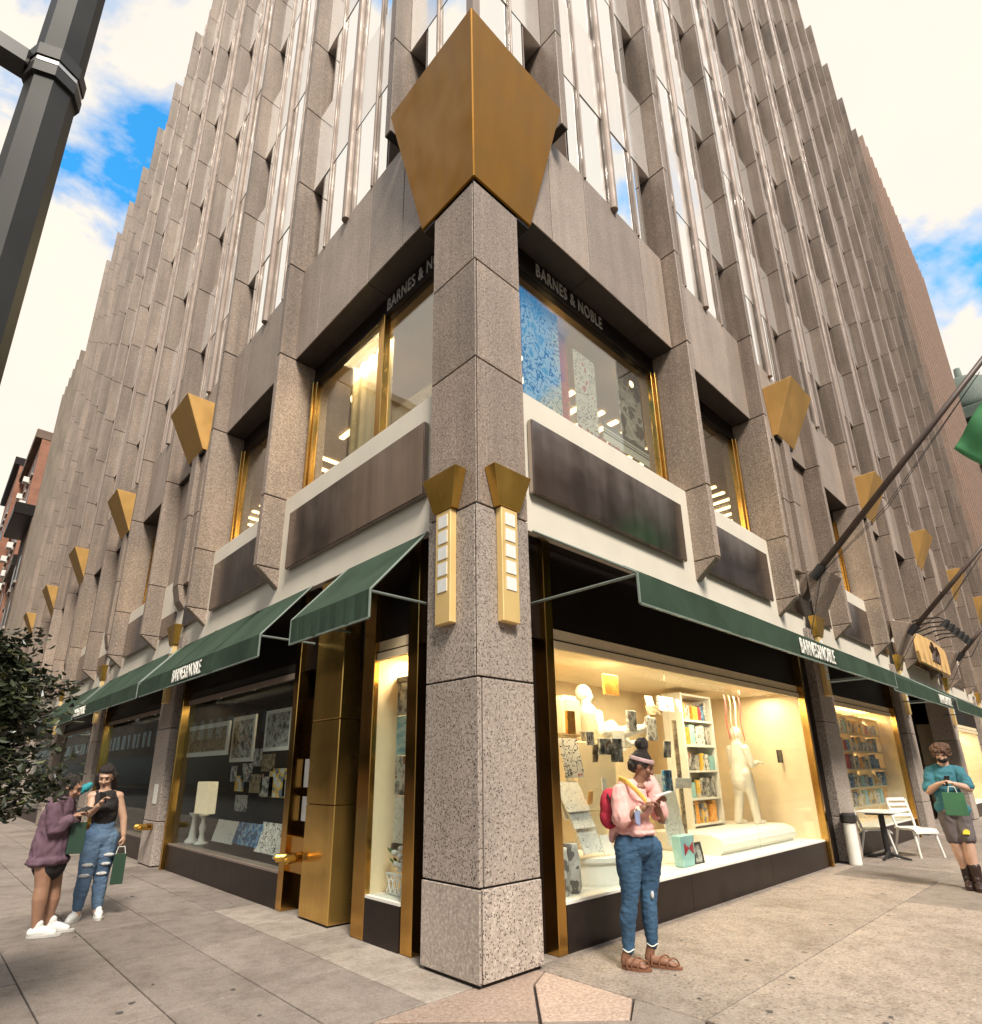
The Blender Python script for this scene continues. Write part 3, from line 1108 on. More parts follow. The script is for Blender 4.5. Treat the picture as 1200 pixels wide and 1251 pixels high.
# ------------------------------------------------------------------ awnings
def awning(side, t0, t1, proj, label, words=None, wt=None, z_front=3.0, z_bot=2.74, group='green canvas awnings over the shop windows', arms=True):
    a = thing('awning', label, 'awning', P(side, (t0 + t1) / 2, 0, z_bot), group)
    nu, nv = max(8, int((t1 - t0) * 7)), 8
    rg = random.Random(int(t0 * 100))
    ph_ = [rg.uniform(0, 6) for _ in range(4)]

    def cpt(i, j, dz):
        u, v = i / nu, j / nv
        bay_ = math.sin(PI * ((u * max(1, round((t1 - t0) / 1.6))) % 1.0))
        sag = -.022 * math.sin(PI * v) * (.45 + .55 * bay_) + .004 * math.sin(23 * u + ph_[0] + 5 * v) + .003 * math.sin(41 * u + ph_[1] - 9 * v)
        sag *= min(1, 6 * u * (1 - u) + .15) * math.sin(PI * min(1, v * 1.02))
        return P(side, t0 + (t1 - t0) * u, .06 + (-proj - .06) * v, ZA + (z_front - ZA) * v + sag + dz)
    mb = MB()
    for dz in (0, -.006):
        for i in range(nu):
            for j in range(nv):
                mb.poly([cpt(i, j, dz), cpt(i + 1, j, dz), cpt(i + 1, j + 1, dz), cpt(i, j + 1, dz)])
    can = mb.build('canopy', 'canvas_green', a, smooth=True)
    nb_ = max(1, round((t1 - t0) / 1.6))
    for k in range(1, nb_):
        u = t0 + (t1 - t0) * k / nb_
        MB().tube([P(side, u, .05, ZA + .002), P(side, u, -proj, z_front + .002)], .005, 5).build('seam', 'canvas_green', can)
    # valance hangs a little uneven
    mb = MB()
    n_ = 24
    for i in range(n_):
        u0, u1 = t0 + (t1 - t0) * i / n_, t0 + (t1 - t0) * (i + 1) / n_
        w0, w1 = .010 * math.sin(i * 1.9 + t0) + .006 * math.sin(i * .7), .010 * math.sin((i + 1) * 1.9 + t0) + .006 * math.sin((i + 1) * .7)
        p = [P(side, u0, -proj - .006, z_front), P(side, u1, -proj - .006, z_front), P(side, u1, -proj - .006 + w1, z_bot), P(side, u0, -proj - .006 + w0, z_bot)]
        q = [v + P(side, 0, .006, 0) for v in p]
        mb.quadbox(p + q)
    val = mb.build('valance', 'canvas_green', a, smooth=False)
    fbox(MB(), side, t0, t1, -proj - .014, -proj + .008, z_bot - .012, z_bot + .004).build('hem', 'canvas_edge', a)
    for u in (t0, t1):
        MB().tube([P(side, u, .05, ZA - .01), P(side, u, -proj, z_front - .004)], .012, 6).build('piping', 'canvas_edge', a)
        MB().tube([P(side, u, -proj, z_front), P(side, u, -proj, z_bot)], .012, 6).build('piping', 'canvas_edge', a)
        if arms:
            MB().tube([P(side, u, -proj + .01, z_front - .02), P(side, u, .14, z_front - .02)], .014, 8).build('arm', 'awning_bar', a)
    MB().tube([P(side, t0, -proj + .015, z_front - .015), P(side, t1, -proj + .015, z_front - .015)], .014, 8).build('front_bar', 'awning_bar', a)
    if words:
        put_text('lettering', side, words, 'white_print', wt, -proj - .018, (z_front + z_bot) / 2, .19, 1.22, a, bold=.006)
    return a


awning('R', .80, 8.62, 1.055, 'long green awning on the avenue over the lit mannequin window, shop name in white', 'BARNES&NOBLE', at(998, 792, 1, -1.06).x)
awning('L', .76, 2.26, .57, 'short green awning without lettering over the narrow lit display by the corner')
awning('L', 3.09, 8.02, .55, 'green awning with white shop name over the dark window of framed prints', 'BARNES&NOBLE', at(228, 820, 0, -.56).y)
awning('L', 8.18, 13.5, .55, 'green awning on the side street over the dim window behind the two women', 'BARNES&NOBLE', 13.0)
awning('L', 13.9, 19.2, .55, 'green awning on the side street partly behind the leafy tree')
awning('R', 8.95, 14.0, .95, 'green awning above the white bistro table, its valance lettered in white', 'BARNES&NOBLE', 13.2)
awning('R', 14.6, 19.6, .95, 'green awning on the avenue below the gold shop sign')


# ------------------------------------------------------------------ wall lamps
def wall_lamp(side, c, d, label, group, zb=2.69, zt=3.76):
    a = thing('wall_lamp', label, 'wall lamp', P(side, c, d, zb), group)
    fbox(MB(), side, c - .105, c + .105, d - .075, d - .001, zb, zt).build('housing', 'gold_pale', a, bevel=.006)
    hh = (zt - zb - .30) / 5
    for i in range(5):
        z0 = zt - .03 - (i + 1) * hh
        fbox(MB(), side, c - .062, c + .062, d - .082, d - .07, z0 + .018, z0 + hh - .018).build('lamp_pane', 'frosted', a)
    b = [P(side, c + u, d - v, zt + .004) for u, v in ((-.135, .085), (.135, .085), (.135, 0.004), (-.135, 0.004))]
    t = [P(side, c + u, d - v, zt + .37) for u, v in ((-.245, .14), (.245, .14), (.245, 0.004), (-.245, 0.004))]
    MB().quadbox(b + t).build('cup', 'cup_gold', a, bevel=.004)
    return a


wall_lamp('R', .345, 0, 'gold wall lamp on the avenue face of the corner column', 'gold wall lamps with flared cups')
wall_lamp('L', .370, 0, 'gold wall lamp on the side street face of the corner column', 'gold wall lamps with flared cups')
LL = {'R': ['gold wall lamp on the column beside the white bistro table', 'gold wall lamp on the column between bistro table and gold sign',
            'gold wall lamp on the avenue column past the gold sign', 'small far gold wall lamp along the avenue', 'small far gold wall lamp along the avenue', 'small far gold wall lamp along the avenue'],
      'L': ['gold wall lamp on the column between the two dark shop windows', 'gold wall lamp above the women on the side street column',
            'far gold wall lamp, third column down the side street', 'far gold wall lamp, fourth column down the side street', 'far gold wall lamp']}
for side in 'RL':
    for i, c in enumerate(COLT[side][:4]):
        wall_lamp(side, c, 0, LL[side][i], 'gold wall lamps with flared cups')


# ------------------------------------------------------------------ gold lanterns at the column heads
def frustum(bot, top):
    return MB().quadbox(bot + top)


def gold_lantern(side, c, label):
    a = thing('gold_lantern', label, 'lantern', P(side, c, 0, 7.84), 'gold lanterns along the facades')
    b = [P(side, c + u, v, 7.84) for u, v in ((-.44, -.10), (.44, -.10), (.44, .0), (-.44, .0))]
    t = [P(side, c + u, v, 8.90) for u, v in ((-.56, -.57), (.56, -.57), (.56, .0), (-.56, .0))]
    frustum(b, t).build('sheet_shell', 'gold_sheet_lit', a, bevel=.008)
    fbox(MB(), side, c - .41, c + .41, -.085, -.002, 7.79, 7.838).build('base_plate', 'dark_bronze', a)
    return a


a = thing('gold_lantern', 'huge gold lantern capping the corner column, two faces meeting at a ridge', 'lantern', (.45, .45, 7.6), 'gold lanterns along the facades')
e0, e1, g0, g1 = -.02, .90, -.32, 1.25
frustum([(e0, e0, 7.62), (e1, e0, 7.62), (e1, e1, 7.62), (e0, e1, 7.62)], [(g0, g0, 9.60), (g1, g0, 9.60), (g1, g1, 9.60), (g0, g1, 9.60)]).build('sheet_shell', 'gold_sheet', a, bevel=.012)
MB().box(.0, .875, .0, .875, 7.575, 7.618).build('base_plate', 'dark_bronze', a)
GL = {'R': ['gold lantern on the avenue above the base of the first flagpole', 'gold lantern half crossed by the first flagpole', 'third gold lantern from the corner along the avenue',
            'fourth gold lantern from the corner along the avenue', 'fifth gold lantern from the corner along the avenue'],
      'L': ['gold lantern nearest the corner on the side street', 'second gold lantern from the corner on the side street', 'third gold lantern from the corner on the side street',
            'fourth gold lantern from the corner, just above the leafy tree', 'fifth gold lantern from the corner on the side street']}
GL['L'][0] = 'gold lantern on the side street over the bookshop lettering, first from the corner'
for side in 'RL':
    for i in range(5):
        gold_lantern(side, fin_t(2 + 2 * i) + FW / 2 + M / 2, GL[side][i])


# ------------------------------------------------------------------ neighbours along both streets
def ribbed_tower(name, label, side, t0, t1, h, wall, rib, nribs, setb=0.0, deep=18):
    b = thing(name, label, 'building', P(side, (t0 + t1) / 2, 6, 0))
    fbox(MB(), side, t0, t1, setb, deep, -.1, h).build('wall', wall, b)
    for i in range(nribs + 1):
        u = t0 + (t1 - t0) * i / nribs
        fbox(MB(), side, u - .12, u + .12, setb - .28, setb - .002, 4.0, h + .4).build('rib', rib, b)
    for r in range(int((h - 6) / 3.5)):
        for i in range(nribs):
            u0, u1 = t0 + (t1 - t0) * i / nribs + .2, t0 + (t1 - t0) * (i + 1) / nribs - .2
            if (r + i) % 1 == 0 and len(b.children) < 260:
                fbox(MB(), side, u0, u1, setb - .03, setb - .002, 6 + r * 3.5, 8.0 + r * 3.5).build('window', 'office_glass', b)
    return b


plain('red_rib', (0.36, 0.245, 0.19), 0.8, var=0.12)
ribbed_tower('office_tower', 'reddish office tower with close vertical ribs beyond the granite building on the avenue', 'R', 38.9, 58, 45.5, 'red_brick', 'red_rib', 16)
ribbed_tower('office_tower', 'dark brown ribbed building next door on the side street', 'L', 38.9, 45.5, 28.5, 'brown_stone', 'tan_stone', 5)

# domed stone building far down the avenue
plain('copper_green', (0.10, 0.13, 0.11), 0.7, var=0.2)
b = thing('domed_building', 'ornate stone building with green domed roof far down the avenue', 'building', (68, 3, 0))
MB().box(60, 78, -3.0, 14, -.1, 31).build('wall', 'tan_stone', b)
MB().box(59.3, 78.6, -3.8, 14.5, 31, 32.2).build('cornice', 'copper_green', b, bevel=.1)
MB().box(59.7, 78.2, -3.35, 14.2, 26.6, 27.1).build('string_course', 'pale_brick', b, bevel=.05)
MB().lathe((63.2, -.4, 32.2), [(3.2, 0), (3.2, 1.0), (2.9, 2.4), (2.1, 3.8), (.9, 4.7), (.3, 5.0), (.25, 6)], 20).build('dome', 'copper_green', b, smooth=True)
for r in range(8):
    for u in (-2.2, -.6, 1.0):
        MB().box(59.93, 59.99, u - .35, u + .35, 3 + r * 3.4, 5.2 + r * 3.4).build('window', 'office_glass', b)
        MB().box(59.8, 59.995, u - .5, u + .5, 2.75 + r * 3.4, 2.98 + r * 3.4).build('window_sill', 'pale_brick', b)

# old houses down the side street
def row_house(label, t0, t1, h, wall, corn, setb=0.0, ac=False, proj=.5):
    b = thing('town_house', label, 'building', ((t1 - t0) / 2, (t0 + t1) / 2, 0), 'old houses down the side street')
    MB().box(setb, 12, t0, t1, -.1, h).build('wall', wall, b)
    MB().box(setb - proj, 12, t0 - .05, t1 + .05, h, h + .9).build('cornice', corn, b, bevel=.05)
    n_ = max(2, int((t1 - t0) / 2.2))
    r = 0
    z = 4.6
    while z + 2 < h:
        for i in range(n_):
            u = t0 + (t1 - t0) * (i + .5) / n_
            w_ = MB().box(setb - .03, setb + .03, u - .55, u + .55, z, z + 1.9).build('window', 'office_glass', b)
            MB().box(setb - .14, setb - .002, u - .7, u + .7, z - .2, z - .02).build('window_sill', 'pale_brick', b)
            if ac and (i + r) % 2 == 0:
                MB().box(setb - .5, setb - .032, u - .4, u + .4, z + .02, z + .55).build('air_conditioner', 'white_plastic', b, bevel=.02)
        z += 3.3
        r += 1
    return b


row_house('brown stone house with deep dark cornice past the ribbed building', 46, 52, 19, 'brown_stone', 'dark_bronze', -.3, proj=1.1)
row_house('pale stone house front further down the side street', 52.2, 58, 17, 'pale_brick', 'tan_stone')
row_house('red brick house with white air conditioners down the side street', 58.3, 70, 31, 'red_brick', 'brown_stone', -.2, True)
row_house('far red brick house with dark cornice at the end of the side street', 70.3, 84, 33, 'red_brick', 'dark_bronze', -.9)


# ------------------------------------------------------------------ flagpoles, sign, gooseneck spots
def flagpole(base, tip, label, foot):
    a = thing('flagpole', label, 'flagpole', base, 'flagpoles slanting out over the avenue')
    base, tip = Vector(base), Vector(tip)
    ext = tip + (tip - base) * .22
    MB().tube([base, ext], [.062, .042], 12).build('pole', 'brown_metal', a, smooth=True)
    MB().ball(ext, .09, 10, 7).build('finial', 'gold_sheet', a, smooth=True)
    dz = (ext - base).normalized()
    MB().tube([base - dz * .12, base + dz * .16], .085, 12).build('socket', 'black_iron', a)
    c = base.copy()
    for sgn in (-1, 1):
        MB().tube([base + Vector((sgn * .02, -.05, -.05)), base + (ext - base) * .35 + Vector((sgn * .05, .0, -.35)), base + (ext - base) * .8 + Vector((0, 0, -.12))], .006, 5).build('halyard', 'black_iron', a)
    MB().tube([base + Vector((.0, -.05, -.1)), Vector((base.x - .1, -.04, 3.75))], .008, 5).build('stay', 'black_iron', a)
    return a


plain('brown_metal', (0.075, 0.048, 0.038), 0.5, var=0.2)
for i, (bp_, bt, tp, lab) in enumerate((((998, 700), 8.25, (1200, 440), 'dark flagpole flying the green flag'),
                                        ((1115, 770), 14.2, (1200, 668), 'dark flagpole rising between the gold lanterns, second from the corner'),
                                        ((1172, 803), 20.2, (1200, 768), 'dark flagpole past the gold shop sign, third from the corner'))):
    b0 = at(bp_[0], bp_[1], 0, bt)
    b0.y = max(b0.y, -.62)
    b1 = at(tp[0], tp[1], 0, bt)
    flagpole(b0, b1, lab, None)
    cc = fin_t(2 + 2 * i) + FW / 2 + M / 2
    # stone bracket under the pole
    mb = MB()
    mb.prism([(cc - .30, -.11, 5.0), (cc - .30, -.52, 4.86), (cc - .30, -.11, 4.15)], (.60, 0, 0))
    mb.build('flagpole_bracket', 'granite_upper', bld, bevel=.008)

# green flag, hanging in folds from the first pole
fb = at(1165, 548, 0, 8.25)
fl = MB()
na, nb = 14, 12
A_, B_ = fb, at(1216, 460, 0, 8.25)
D_ = at(1250, 600, 0, 8.25)
pts = []
for i in range(na + 1):
    for j in range(nb + 1):
        u, v = i / na, j / nb
        p = A_ + (B_ - A_) * u + (D_ - A_) * v * (0.55 + .45 * u)
        p.x += .07 * math.sin(6 * v + 3 * u) * (.3 + v) + .03 * math.sin(11 * u + 2 * v)
        pts.append(p)
for i in range(na):
    for j in range(nb):
        q = [pts[i * (nb + 1) + j], pts[(i + 1) * (nb + 1) + j], pts[(i + 1) * (nb + 1) + j + 1], pts[i * (nb + 1) + j + 1]]
        fl.poly(q)
me = fl.mesh('flag', None, smooth=True)
plain('flag_green', (0.05, 0.22, 0.085), 0.75, var=0.12, scale=4)
me.materials.append(MATS['flag_green'])
o = put('flag', me)
o.modifiers.new('thick', 'SOLIDIFY').thickness = .006
tag(o, 'green cloth flag hanging from the first flagpole', 'flag')

ORD = ['first', 'second', 'third', 'fourth', 'fifth', 'sixth', 'seventh', 'eighth', 'ninth', 'tenth', 'eleventh', 'twelfth', 'thirteenth', 'fourteenth', 'fifteenth', 'sixteenth', 'seventeenth', 'eighteenth', 'nineteenth', 'twentieth', 'last']
# gold shop sign over the third bay, with spot lamps on arms
sg = thing('shop_sign', 'gold metal shop sign board above the far awning', 'sign', (17.5, -.35, 4.1))
plain('sign_gold', (0.80, 0.50, 0.20), 0.5, var=0.10)
sx0, sx1 = 15.7, 19.4
bd = [(sx0, 4.12), (sx1, 4.12), (sx1 + .1, 4.3), (sx1, 4.86), (sx1 - .5, 4.92), ((sx0 + sx1) / 2, 4.96), (sx0 + .4, 4.92), (sx0, 4.86), (sx0 - .1, 4.4)]
MB().prism([(x, -.30, z) for x, z in bd], (0, .08, 0)).build('board', 'sign_gold', sg, bevel=.01)
for dx, h_ in ((-.35, .42), (-.1, .55), (.16, .35), (.42, .48)):
    MB().tube([(17.5 + dx, -.31, 4.3), (17.5 + dx + .12, -.31, 4.3 + h_ * .6), (17.5 + dx - .06, -.31, 4.3 + h_)], .045, 6).build('emblem_stroke', 'brown_metal', sg)
for i in range(6):
    x = 15.9 + i * .68
    l_ = thing('spot_lamp', '%s black gooseneck spot lamp from the corner above the gold sign' % ORD[i], 'spot lamp', (x, 0, 5.1), 'spot lamps over the gold sign')
    MB().tube([(x, .05, 5.15), (x, -.4, 5.28), (x, -.85, 5.25), (x, -1.0, 5.12)], .022, 8).build('arm', 'black_iron', l_)
    MB().tube([(x, -1.02, 5.14), (x, -.88, 4.98)], [.05, .10], 10).build('head', 'black_iron', l_)

# ------------------------------------------------------------------ street lamp pole by the kerb
pc = at_d(37, 200, 2.75)
lp = thing('street_pole', 'thick dark grey faceted steel street pole with a clamped band', 'street pole', (pc.x, pc.y, 0))
plain('pole_steel', (0.022, 0.022, 0.021), 0.55, var=0.3, scale=3, metal=0.3)
plain('strap_steel', (0.55, 0.53, 0.50), 0.35, metal=0.7)
MB().tube([(pc.x, pc.y, 0), (pc.x, pc.y, 9.0)], [.112, .082], 8).build('shaft', 'pole_steel', lp)
MB().lathe((pc.x, pc.y, 0), [(.24, 0), (.24, .12), (.17, .35), (.15, .9)], 8).build('base', 'pole_steel', lp)
zb = at_d(60, 92, 2.75).z
for dz, r, m_, h_ in ((-.105, .113, 'black_iron', .06), (-.035, .109, 'strap_steel', .022), (-.005, .115, 'black_iron', .07)):
    MB().tube([(pc.x, pc.y, zb + dz), (pc.x, pc.y, zb + dz + h_)], r, 8).build('clamp_band', m_, lp)
MB().box(pc.x - .24, pc.x - .10, pc.y - .05, pc.y + .05, zb - .07, zb + .03).build('clamp_lug', 'black_iron', lp, bevel=.01)
MB().tube([(pc.x - .2, pc.y, zb - .02), (pc.x - .75, pc.y + .05, zb + .05)], .028, 8).build('sign_arm', 'black_iron', lp)
for i in range(8):
    MB().tube([(pc.x - .26 - i * .03, pc.y - .035, zb - .02), (pc.x - .26 - i * .03, pc.y + .035, zb - .02)], .034, 6).build('arm_thread', 'black_iron', lp)
MB().tube([(pc.x - .22, pc.y, zb + .03), (pc.x - .3, pc.y - .03, zb + .12), (pc.x - .5, pc.y, zb + .1)], .005, 5).build('wire', 'strap_steel', lp)
MB().box(pc.x - .95, pc.x - .36, pc.y - .012, pc.y + .012, zb + .12, zb + .75).build('sign_plate', 'strap_steel', lp, bevel=.004)


# ------------------------------------------------------------------ leafy tree in the pavement
def leafy_tree(base, crown_c, rad, n, label):
    t = thing('street_tree', label, 'tree', base)
    base, c = Vector(base), Vector(crown_c)
    rng = random.Random(3)
    trunk = MB().tube([base, base + Vector((.03, .02, .6)), base + Vector((-.02, .05, 1.15)), c + Vector((0, 0, -.1))], [.07, .055, .045, .03], 9)
    trunk.build('trunk', 'bark', t, smooth=True)
    tips = []
    limbs = MB()
    for i in range(46):
        th, ph = rng.uniform(0, 2 * PI), math.acos(rng.uniform(-.75, 1))
        d = Vector((math.sin(ph) * math.cos(th) * rad[0], math.sin(ph) * math.sin(th) * rad[1], math.cos(ph) * rad[2])) * rng.uniform(.65, 1.12)
        s0 = base + Vector((0, 0, rng.uniform(.75, 1.25)))
        mid = s0 + (c + d - s0) * .5 + Vector((0, 0, rng.uniform(-.1, .08)))
        limbs.tube([s0, mid, c + d], [.018, .010, .004], 5)
        for k in range(9):
            q = mid + (c + d - mid) * (k / 8) if k > 2 else s0 + (mid - s0) * (.5 + k / 6)
            tips.append(q)
        for k in range(4):
            tw = c + d * rng.uniform(.5, .95)
            e_ = tw + Vector((rng.gauss(0, .16), rng.gauss(0, .16), rng.gauss(0.02, .13)))
            limbs.tube([tw, e_], [.005, .002], 4)
            for u in range(4):
                tips.append(tw + (e_ - tw) * (u / 3))
    tag(limbs.build('branch_mass', 'bark', t), kind='stuff')
    # leaves: folded six-point blades, in three greens
    for mi, mat in enumerate(('leaf_dark', 'leaf_mid', 'leaf_pale')):
        lm = MB()
        for i in range([int(n * .58), int(n * .34), int(n * .08)][mi]):
            q = tips[rng.randrange(len(tips))] + Vector((rng.gauss(0, .05), rng.gauss(0, .05), rng.gauss(0, .045)))
            L_ = rng.uniform(.04, .075)
            W_ = L_ * rng.uniform(.46, .62)
            a = Vector((rng.gauss(0, 1), rng.gauss(0, 1), rng.gauss(-.25, .5))).normalized()
            s_ = a.cross(Vector((rng.gauss(0, .5), rng.gauss(0, .5), 1))).normalized()
            nn = a.cross(s_) * (W_ * .25)
            p0, p1 = q, q + a * L_
            m0, m1 = q + a * L_ * .35, q + a * L_ * .7
            l0, l1 = m0 + s_ * W_ * .5 + nn, m1 + s_ * W_ * .36 + nn
            r0, r1 = m0 - s_ * W_ * .5 + nn, m1 - s_ * W_ * .36 + nn
            lm.poly([p0, l0, l1, p1])
            lm.poly([p0, p1, r1, r0])
        me = bpy.data.meshes.new('crown')
        me.from_pydata(lm.v, [], lm.f)
        me.materials.append(MATS[mat])
        tag(put('crown', me, t), kind='stuff')
    return t


def leaf_mat(name, col):
    m, n, l, b = new_mat(name)
    l.new(ramp(n, l, noise(n, l, coords(n, l), 14, 3), [(0.3, tuple(c * .7 for c in col)), (0.7, tuple(c * 1.3 for c in col))]), b.inputs['Base Color'])
    b.inputs['Roughness'].default_value = 0.28
    b.inputs['Specular IOR Level'].default_value = 0.6


leaf_mat('leaf_dark', (0.030, 0.040, 0.020))
leaf_mat('leaf_mid', (0.062, 0.075, 0.036))
leaf_mat('leaf_pale', (0.13, 0.14, 0.05))
plain('bark', (0.07, 0.05, 0.038), 0.9, var=0.3, scale=20)
leafy_tree((-3.32, 1.62, 0), (-3.07, 1.48, 1.72), (.62, .60, .70), 15000, 'dark leafy street tree in front of the woman in the purple jacket')


# ------------------------------------------------------------------ people and mannequins
def remeshed(mb, name, mat, voxel=.008, smooth=4, fold=None):
    """merge overlapping limbs into one continuous skin"""
    me0 = mb.mesh(name, None)
    ob = bpy.data.objects.new('tmp', me0)
    COL.objects.link(ob)
    r = ob.modifiers.new('r', 'REMESH')
    r.mode = 'VOXEL'
    r.voxel_size = voxel
    r.use_smooth_shade = True
    if smooth:
        sm = ob.modifiers.new('s', 'SMOOTH')
        sm.factor = 0.5
        sm.iterations = smooth
    dg = bpy.context.evaluated_depsgraph_get()
    me = bpy.data.meshes.new_from_object(ob.evaluated_get(dg))
    bpy.data.objects.remove(ob)
    bpy.data.meshes.remove(me0)
    me.name = name
    me.materials.clear()
    me.materials.append(MATS[mat])
    if fold:
        from mathutils import noise as mn
        amp, fx_, fz_ = fold
        me.update()
        nrm_ = [v.normal.copy() for v in me.vertices]
        for v, vn in zip(me.vertices, nrm_):
            c = v.co.copy()
            n1 = mn.noise(Vector((c.x * fx_, c.y * fx_, c.z * fz_)))
            n2 = mn.noise(Vector((c.x * fx_ * 2.3 + 7, c.y * fx_ * 2.3, c.z * fz_ * 2.3)))
            n3 = 1 - abs(mn.noise(Vector((c.x * fx_ * 1.3 - 3, c.y * fx_ * 1.3 + 5, c.z * fz_ * 1.6)))) * 2
            v.co = c + vn * amp * (n1 * .9 + n2 * .5 + n3 * .6)
    for p in me.polygons:
        p.use_smooth = True
    return me


def frame_from(f, u=Vector((0, 0, 1))):
    f = Vector(f).normalized()
    r = f.cross(u).normalized()
    u2 = r.cross(f).normalized()
    return Matrix((r, f, u2)).transposed()     # columns: right, forward, up


def head_shapes(mb, c, R, s=1.0):
    """skull, jaw, nose, brow, lips, ears about centre c; R columns are right, forward, up"""
    q = lambda x, y, z: Vector(c) + R @ (Vector((x, y, z)) * s)
    mb.ball(q(0, -.008, .022), (.073 * s, .092 * s, .092 * s), 16, 10, R)
    mb.ball(q(0, .022, -.045), (.056 * s, .062 * s, .066 * s), 14, 8, R)
    mb.ball(q(0, .052, -.088), (.026 * s, .024 * s, .022 * s), 10, 6, R)
    mb.cone(q(0, .082, .020), q(0, .100, -.022), .010 * s, .0155 * s, 8)
    mb.ball(q(.012, .088, -.027), .010 * s, 8, 6)
    mb.ball(q(-.012, .088, -.027), .010 * s, 8, 6)
    mb.ball(q(0, .078, .040), (.050 * s, .014 * s, .011 * s), 10, 6, R)
    mb.ball(q(0, .080, -.056), (.024 * s, .011 * s, .011 * s), 10, 6, R)
    mb.ball(q(.036, .066, -.018), .022 * s, 8, 6)
    mb.ball(q(-.036, .066, -.018), .022 * s, 8, 6)
    for e in (-1, 1):
        mb.ball(q(e * .074, -.010, -.004), (.012 * s, .020 * s, .032 * s), 8, 6, R)


def face_details(t, c, R, s=1.0, lips='lip_tone'):
    q = lambda x, y, z: Vector(c) + R @ (Vector((x, y, z)) * s)
    for e in (-1, 1):
        MB().ball(q(e * .030, .0815, .014), (.0105 * s, .006 * s, .0045 * s), 10, 6, R).build('eye', 'eye_dark', t, smooth=True)
        MB().tube([q(e * .014, .0905, .036), q(e * .032, .0885, .042), q(e * .052, .076, .036)], .0028 * s, 6).build('eyebrow', 'hair_dark', t)
    MB().ball(q(0, .0865, -.056), (.021 * s, .0075 * s, .0075 * s), 10, 6, R).build('mouth', lips, t, smooth=True)


def hand(mb, wrist, grip, palm_n, s=1.0, curl=1.0, sgn=1):
    """palm from wrist towards grip, four unequal bent fingers and a thumb off its side"""
    w, g = Vector(wrist), Vector(grip)
    d = (g - w).normalized()
    n = Vector(palm_n)
    n = (n - d * n.dot(d)).normalized()
    a = d.cross(n) * sgn
    pc_ = w + d * .052 * s
    R = Matrix((a, d, n)).transposed()
    mb.ball(pc_, (.036 * s, .050 * s, .016 * s), 12, 8, R)
    mb.cone(w, pc_, .022 * s, .024 * s, 8)
    for i, (o, L_) in enumerate(((-.027, .058), (-.009, .066), (.009, .062), (.026, .048))):
        b0 = pc_ + a * o * s + d * .040 * s
        b1 = b0 + (d * math.cos(.5 * curl) + n * math.sin(.5 * curl)) * L_ * .45 * s
        b2 = b1 + (d * math.cos(1.25 * curl) + n * math.sin(1.25 * curl)) * L_ * .32 * s
        b3 = b2 + (d * math.cos(1.9 * curl) + n * math.sin(1.9 * curl)) * L_ * .28 * s
        for p, q_, r in ((b0, b1, .0092), (b1, b2, .0084), (b2, b3, .0076)):
            mb.cone(p, q_, r * s, r * .95 * s, 7)
    t0 = pc_ - a * .030 * s - d * .012 * s
    t1 = t0 + (-a * .6 + d * .6 + n * .4).normalized() * .034 * s
    t2 = t1 + (d * .8 + n * .7 + a * .25).normalized() * .028 * s
    mb.cone(t0, t1, .0125 * s, .0105 * s, 8)
    mb.cone(t1, t2, .0105 * s, .0085 * s, 8)


def limb(mb, pts, rad, n=12):
    for (p, q_), (a, b_) in zip(zip(pts, pts[1:]), zip(rad, rad[1:])):
        mb.cone(p, q_, a, b_, n)


def cloth(name, col, rough=.85, var=.12, fold=6.0):
    m, n, l, b = new_mat(name)
    v = coords(n, l)
    f = noise(n, l, v, 9, 4)
    l.new(ramp(n, l, f, [(0.3, tuple(c * (1 - var) for c in col)), (0.7, tuple(min(1, c * (1 + var)) for c in col))]), b.inputs['Base Color'])
    b.inputs['Roughness'].default_value = rough
    bump(n, l, noise(n, l, coords(n, l, (2.0, 2.0, .8)), 7, 2), 0.8, 0.02, b)


def denim(name, lo, hi):
    m, n, l, b = new_mat(name)
    c0 = ramp(n, l, noise(n, l, coords(n, l, (1, 1, .45)), 7, 4), [(0.34, lo), (0.66, hi)])
    wv = noise(n, l, coords(n, l), 400, 1)
    l.new(mixc(n, l, 0.25, c0, ramp(n, l, wv, [(0.3, lo), (0.7, hi)])), b.inputs['Base Color'])
    b.inputs['Roughness'].default_value = 0.85
    bump(n, l, noise(n, l, coords(n, l, (1, 1, 1.5)), 13, 2), 0.5, 0.010, b)


def skin(name, col):
    m, n, l, b = new_mat(name)
    l.new(ramp(n, l, noise(n, l, coords(n, l), 12, 4), [(0.3, tuple(c * .88 for c in col)), (0.7, tuple(min(1, c * 1.1) for c in col))]), b.inputs['Base Color'])
    b.inputs['Roughness'].default_value = 0.5
    b.inputs['Subsurface Weight'].default_value = 0.08
    b.inputs['Subsurface Radius'].default_value = (0.02, 0.008, 0.004)


skin('skin_brown', (0.24, 0.115, 0.068))
skin('skin_tan', (0.36, 0.195, 0.125))
skin('skin_light', (0.56, 0.35, 0.26))
skin('skin_olive', (0.52, 0.32, 0.22))
plain('eye_dark', (0.02, 0.014, 0.012), 0.25)
plain('lip_tone', (0.26, 0.09, 0.075), 0.45)
plain('hair_dark', (0.020, 0.013, 0.011), 0.42, var=0.5, scale=60, bmp=0.8)
plain('hair_brown', (0.115, 0.055, 0.028), 0.45, var=0.5, scale=50, bmp=0.8)
cloth('blouse_pink', (0.78, 0.43, 0.39))
denim('denim_dark', (0.014, 0.045, 0.095), (0.05, 0.12, 0.21))
denim('denim_light', (0.05, 0.10, 0.185), (0.14, 0.22, 0.33))
cloth('strap_yellow', (0.80, 0.52, 0.10))
cloth('bag_red', (0.48, 0.03, 0.06))
plain('sandal_tan', (0.20, 0.085, 0.045), 0.6)
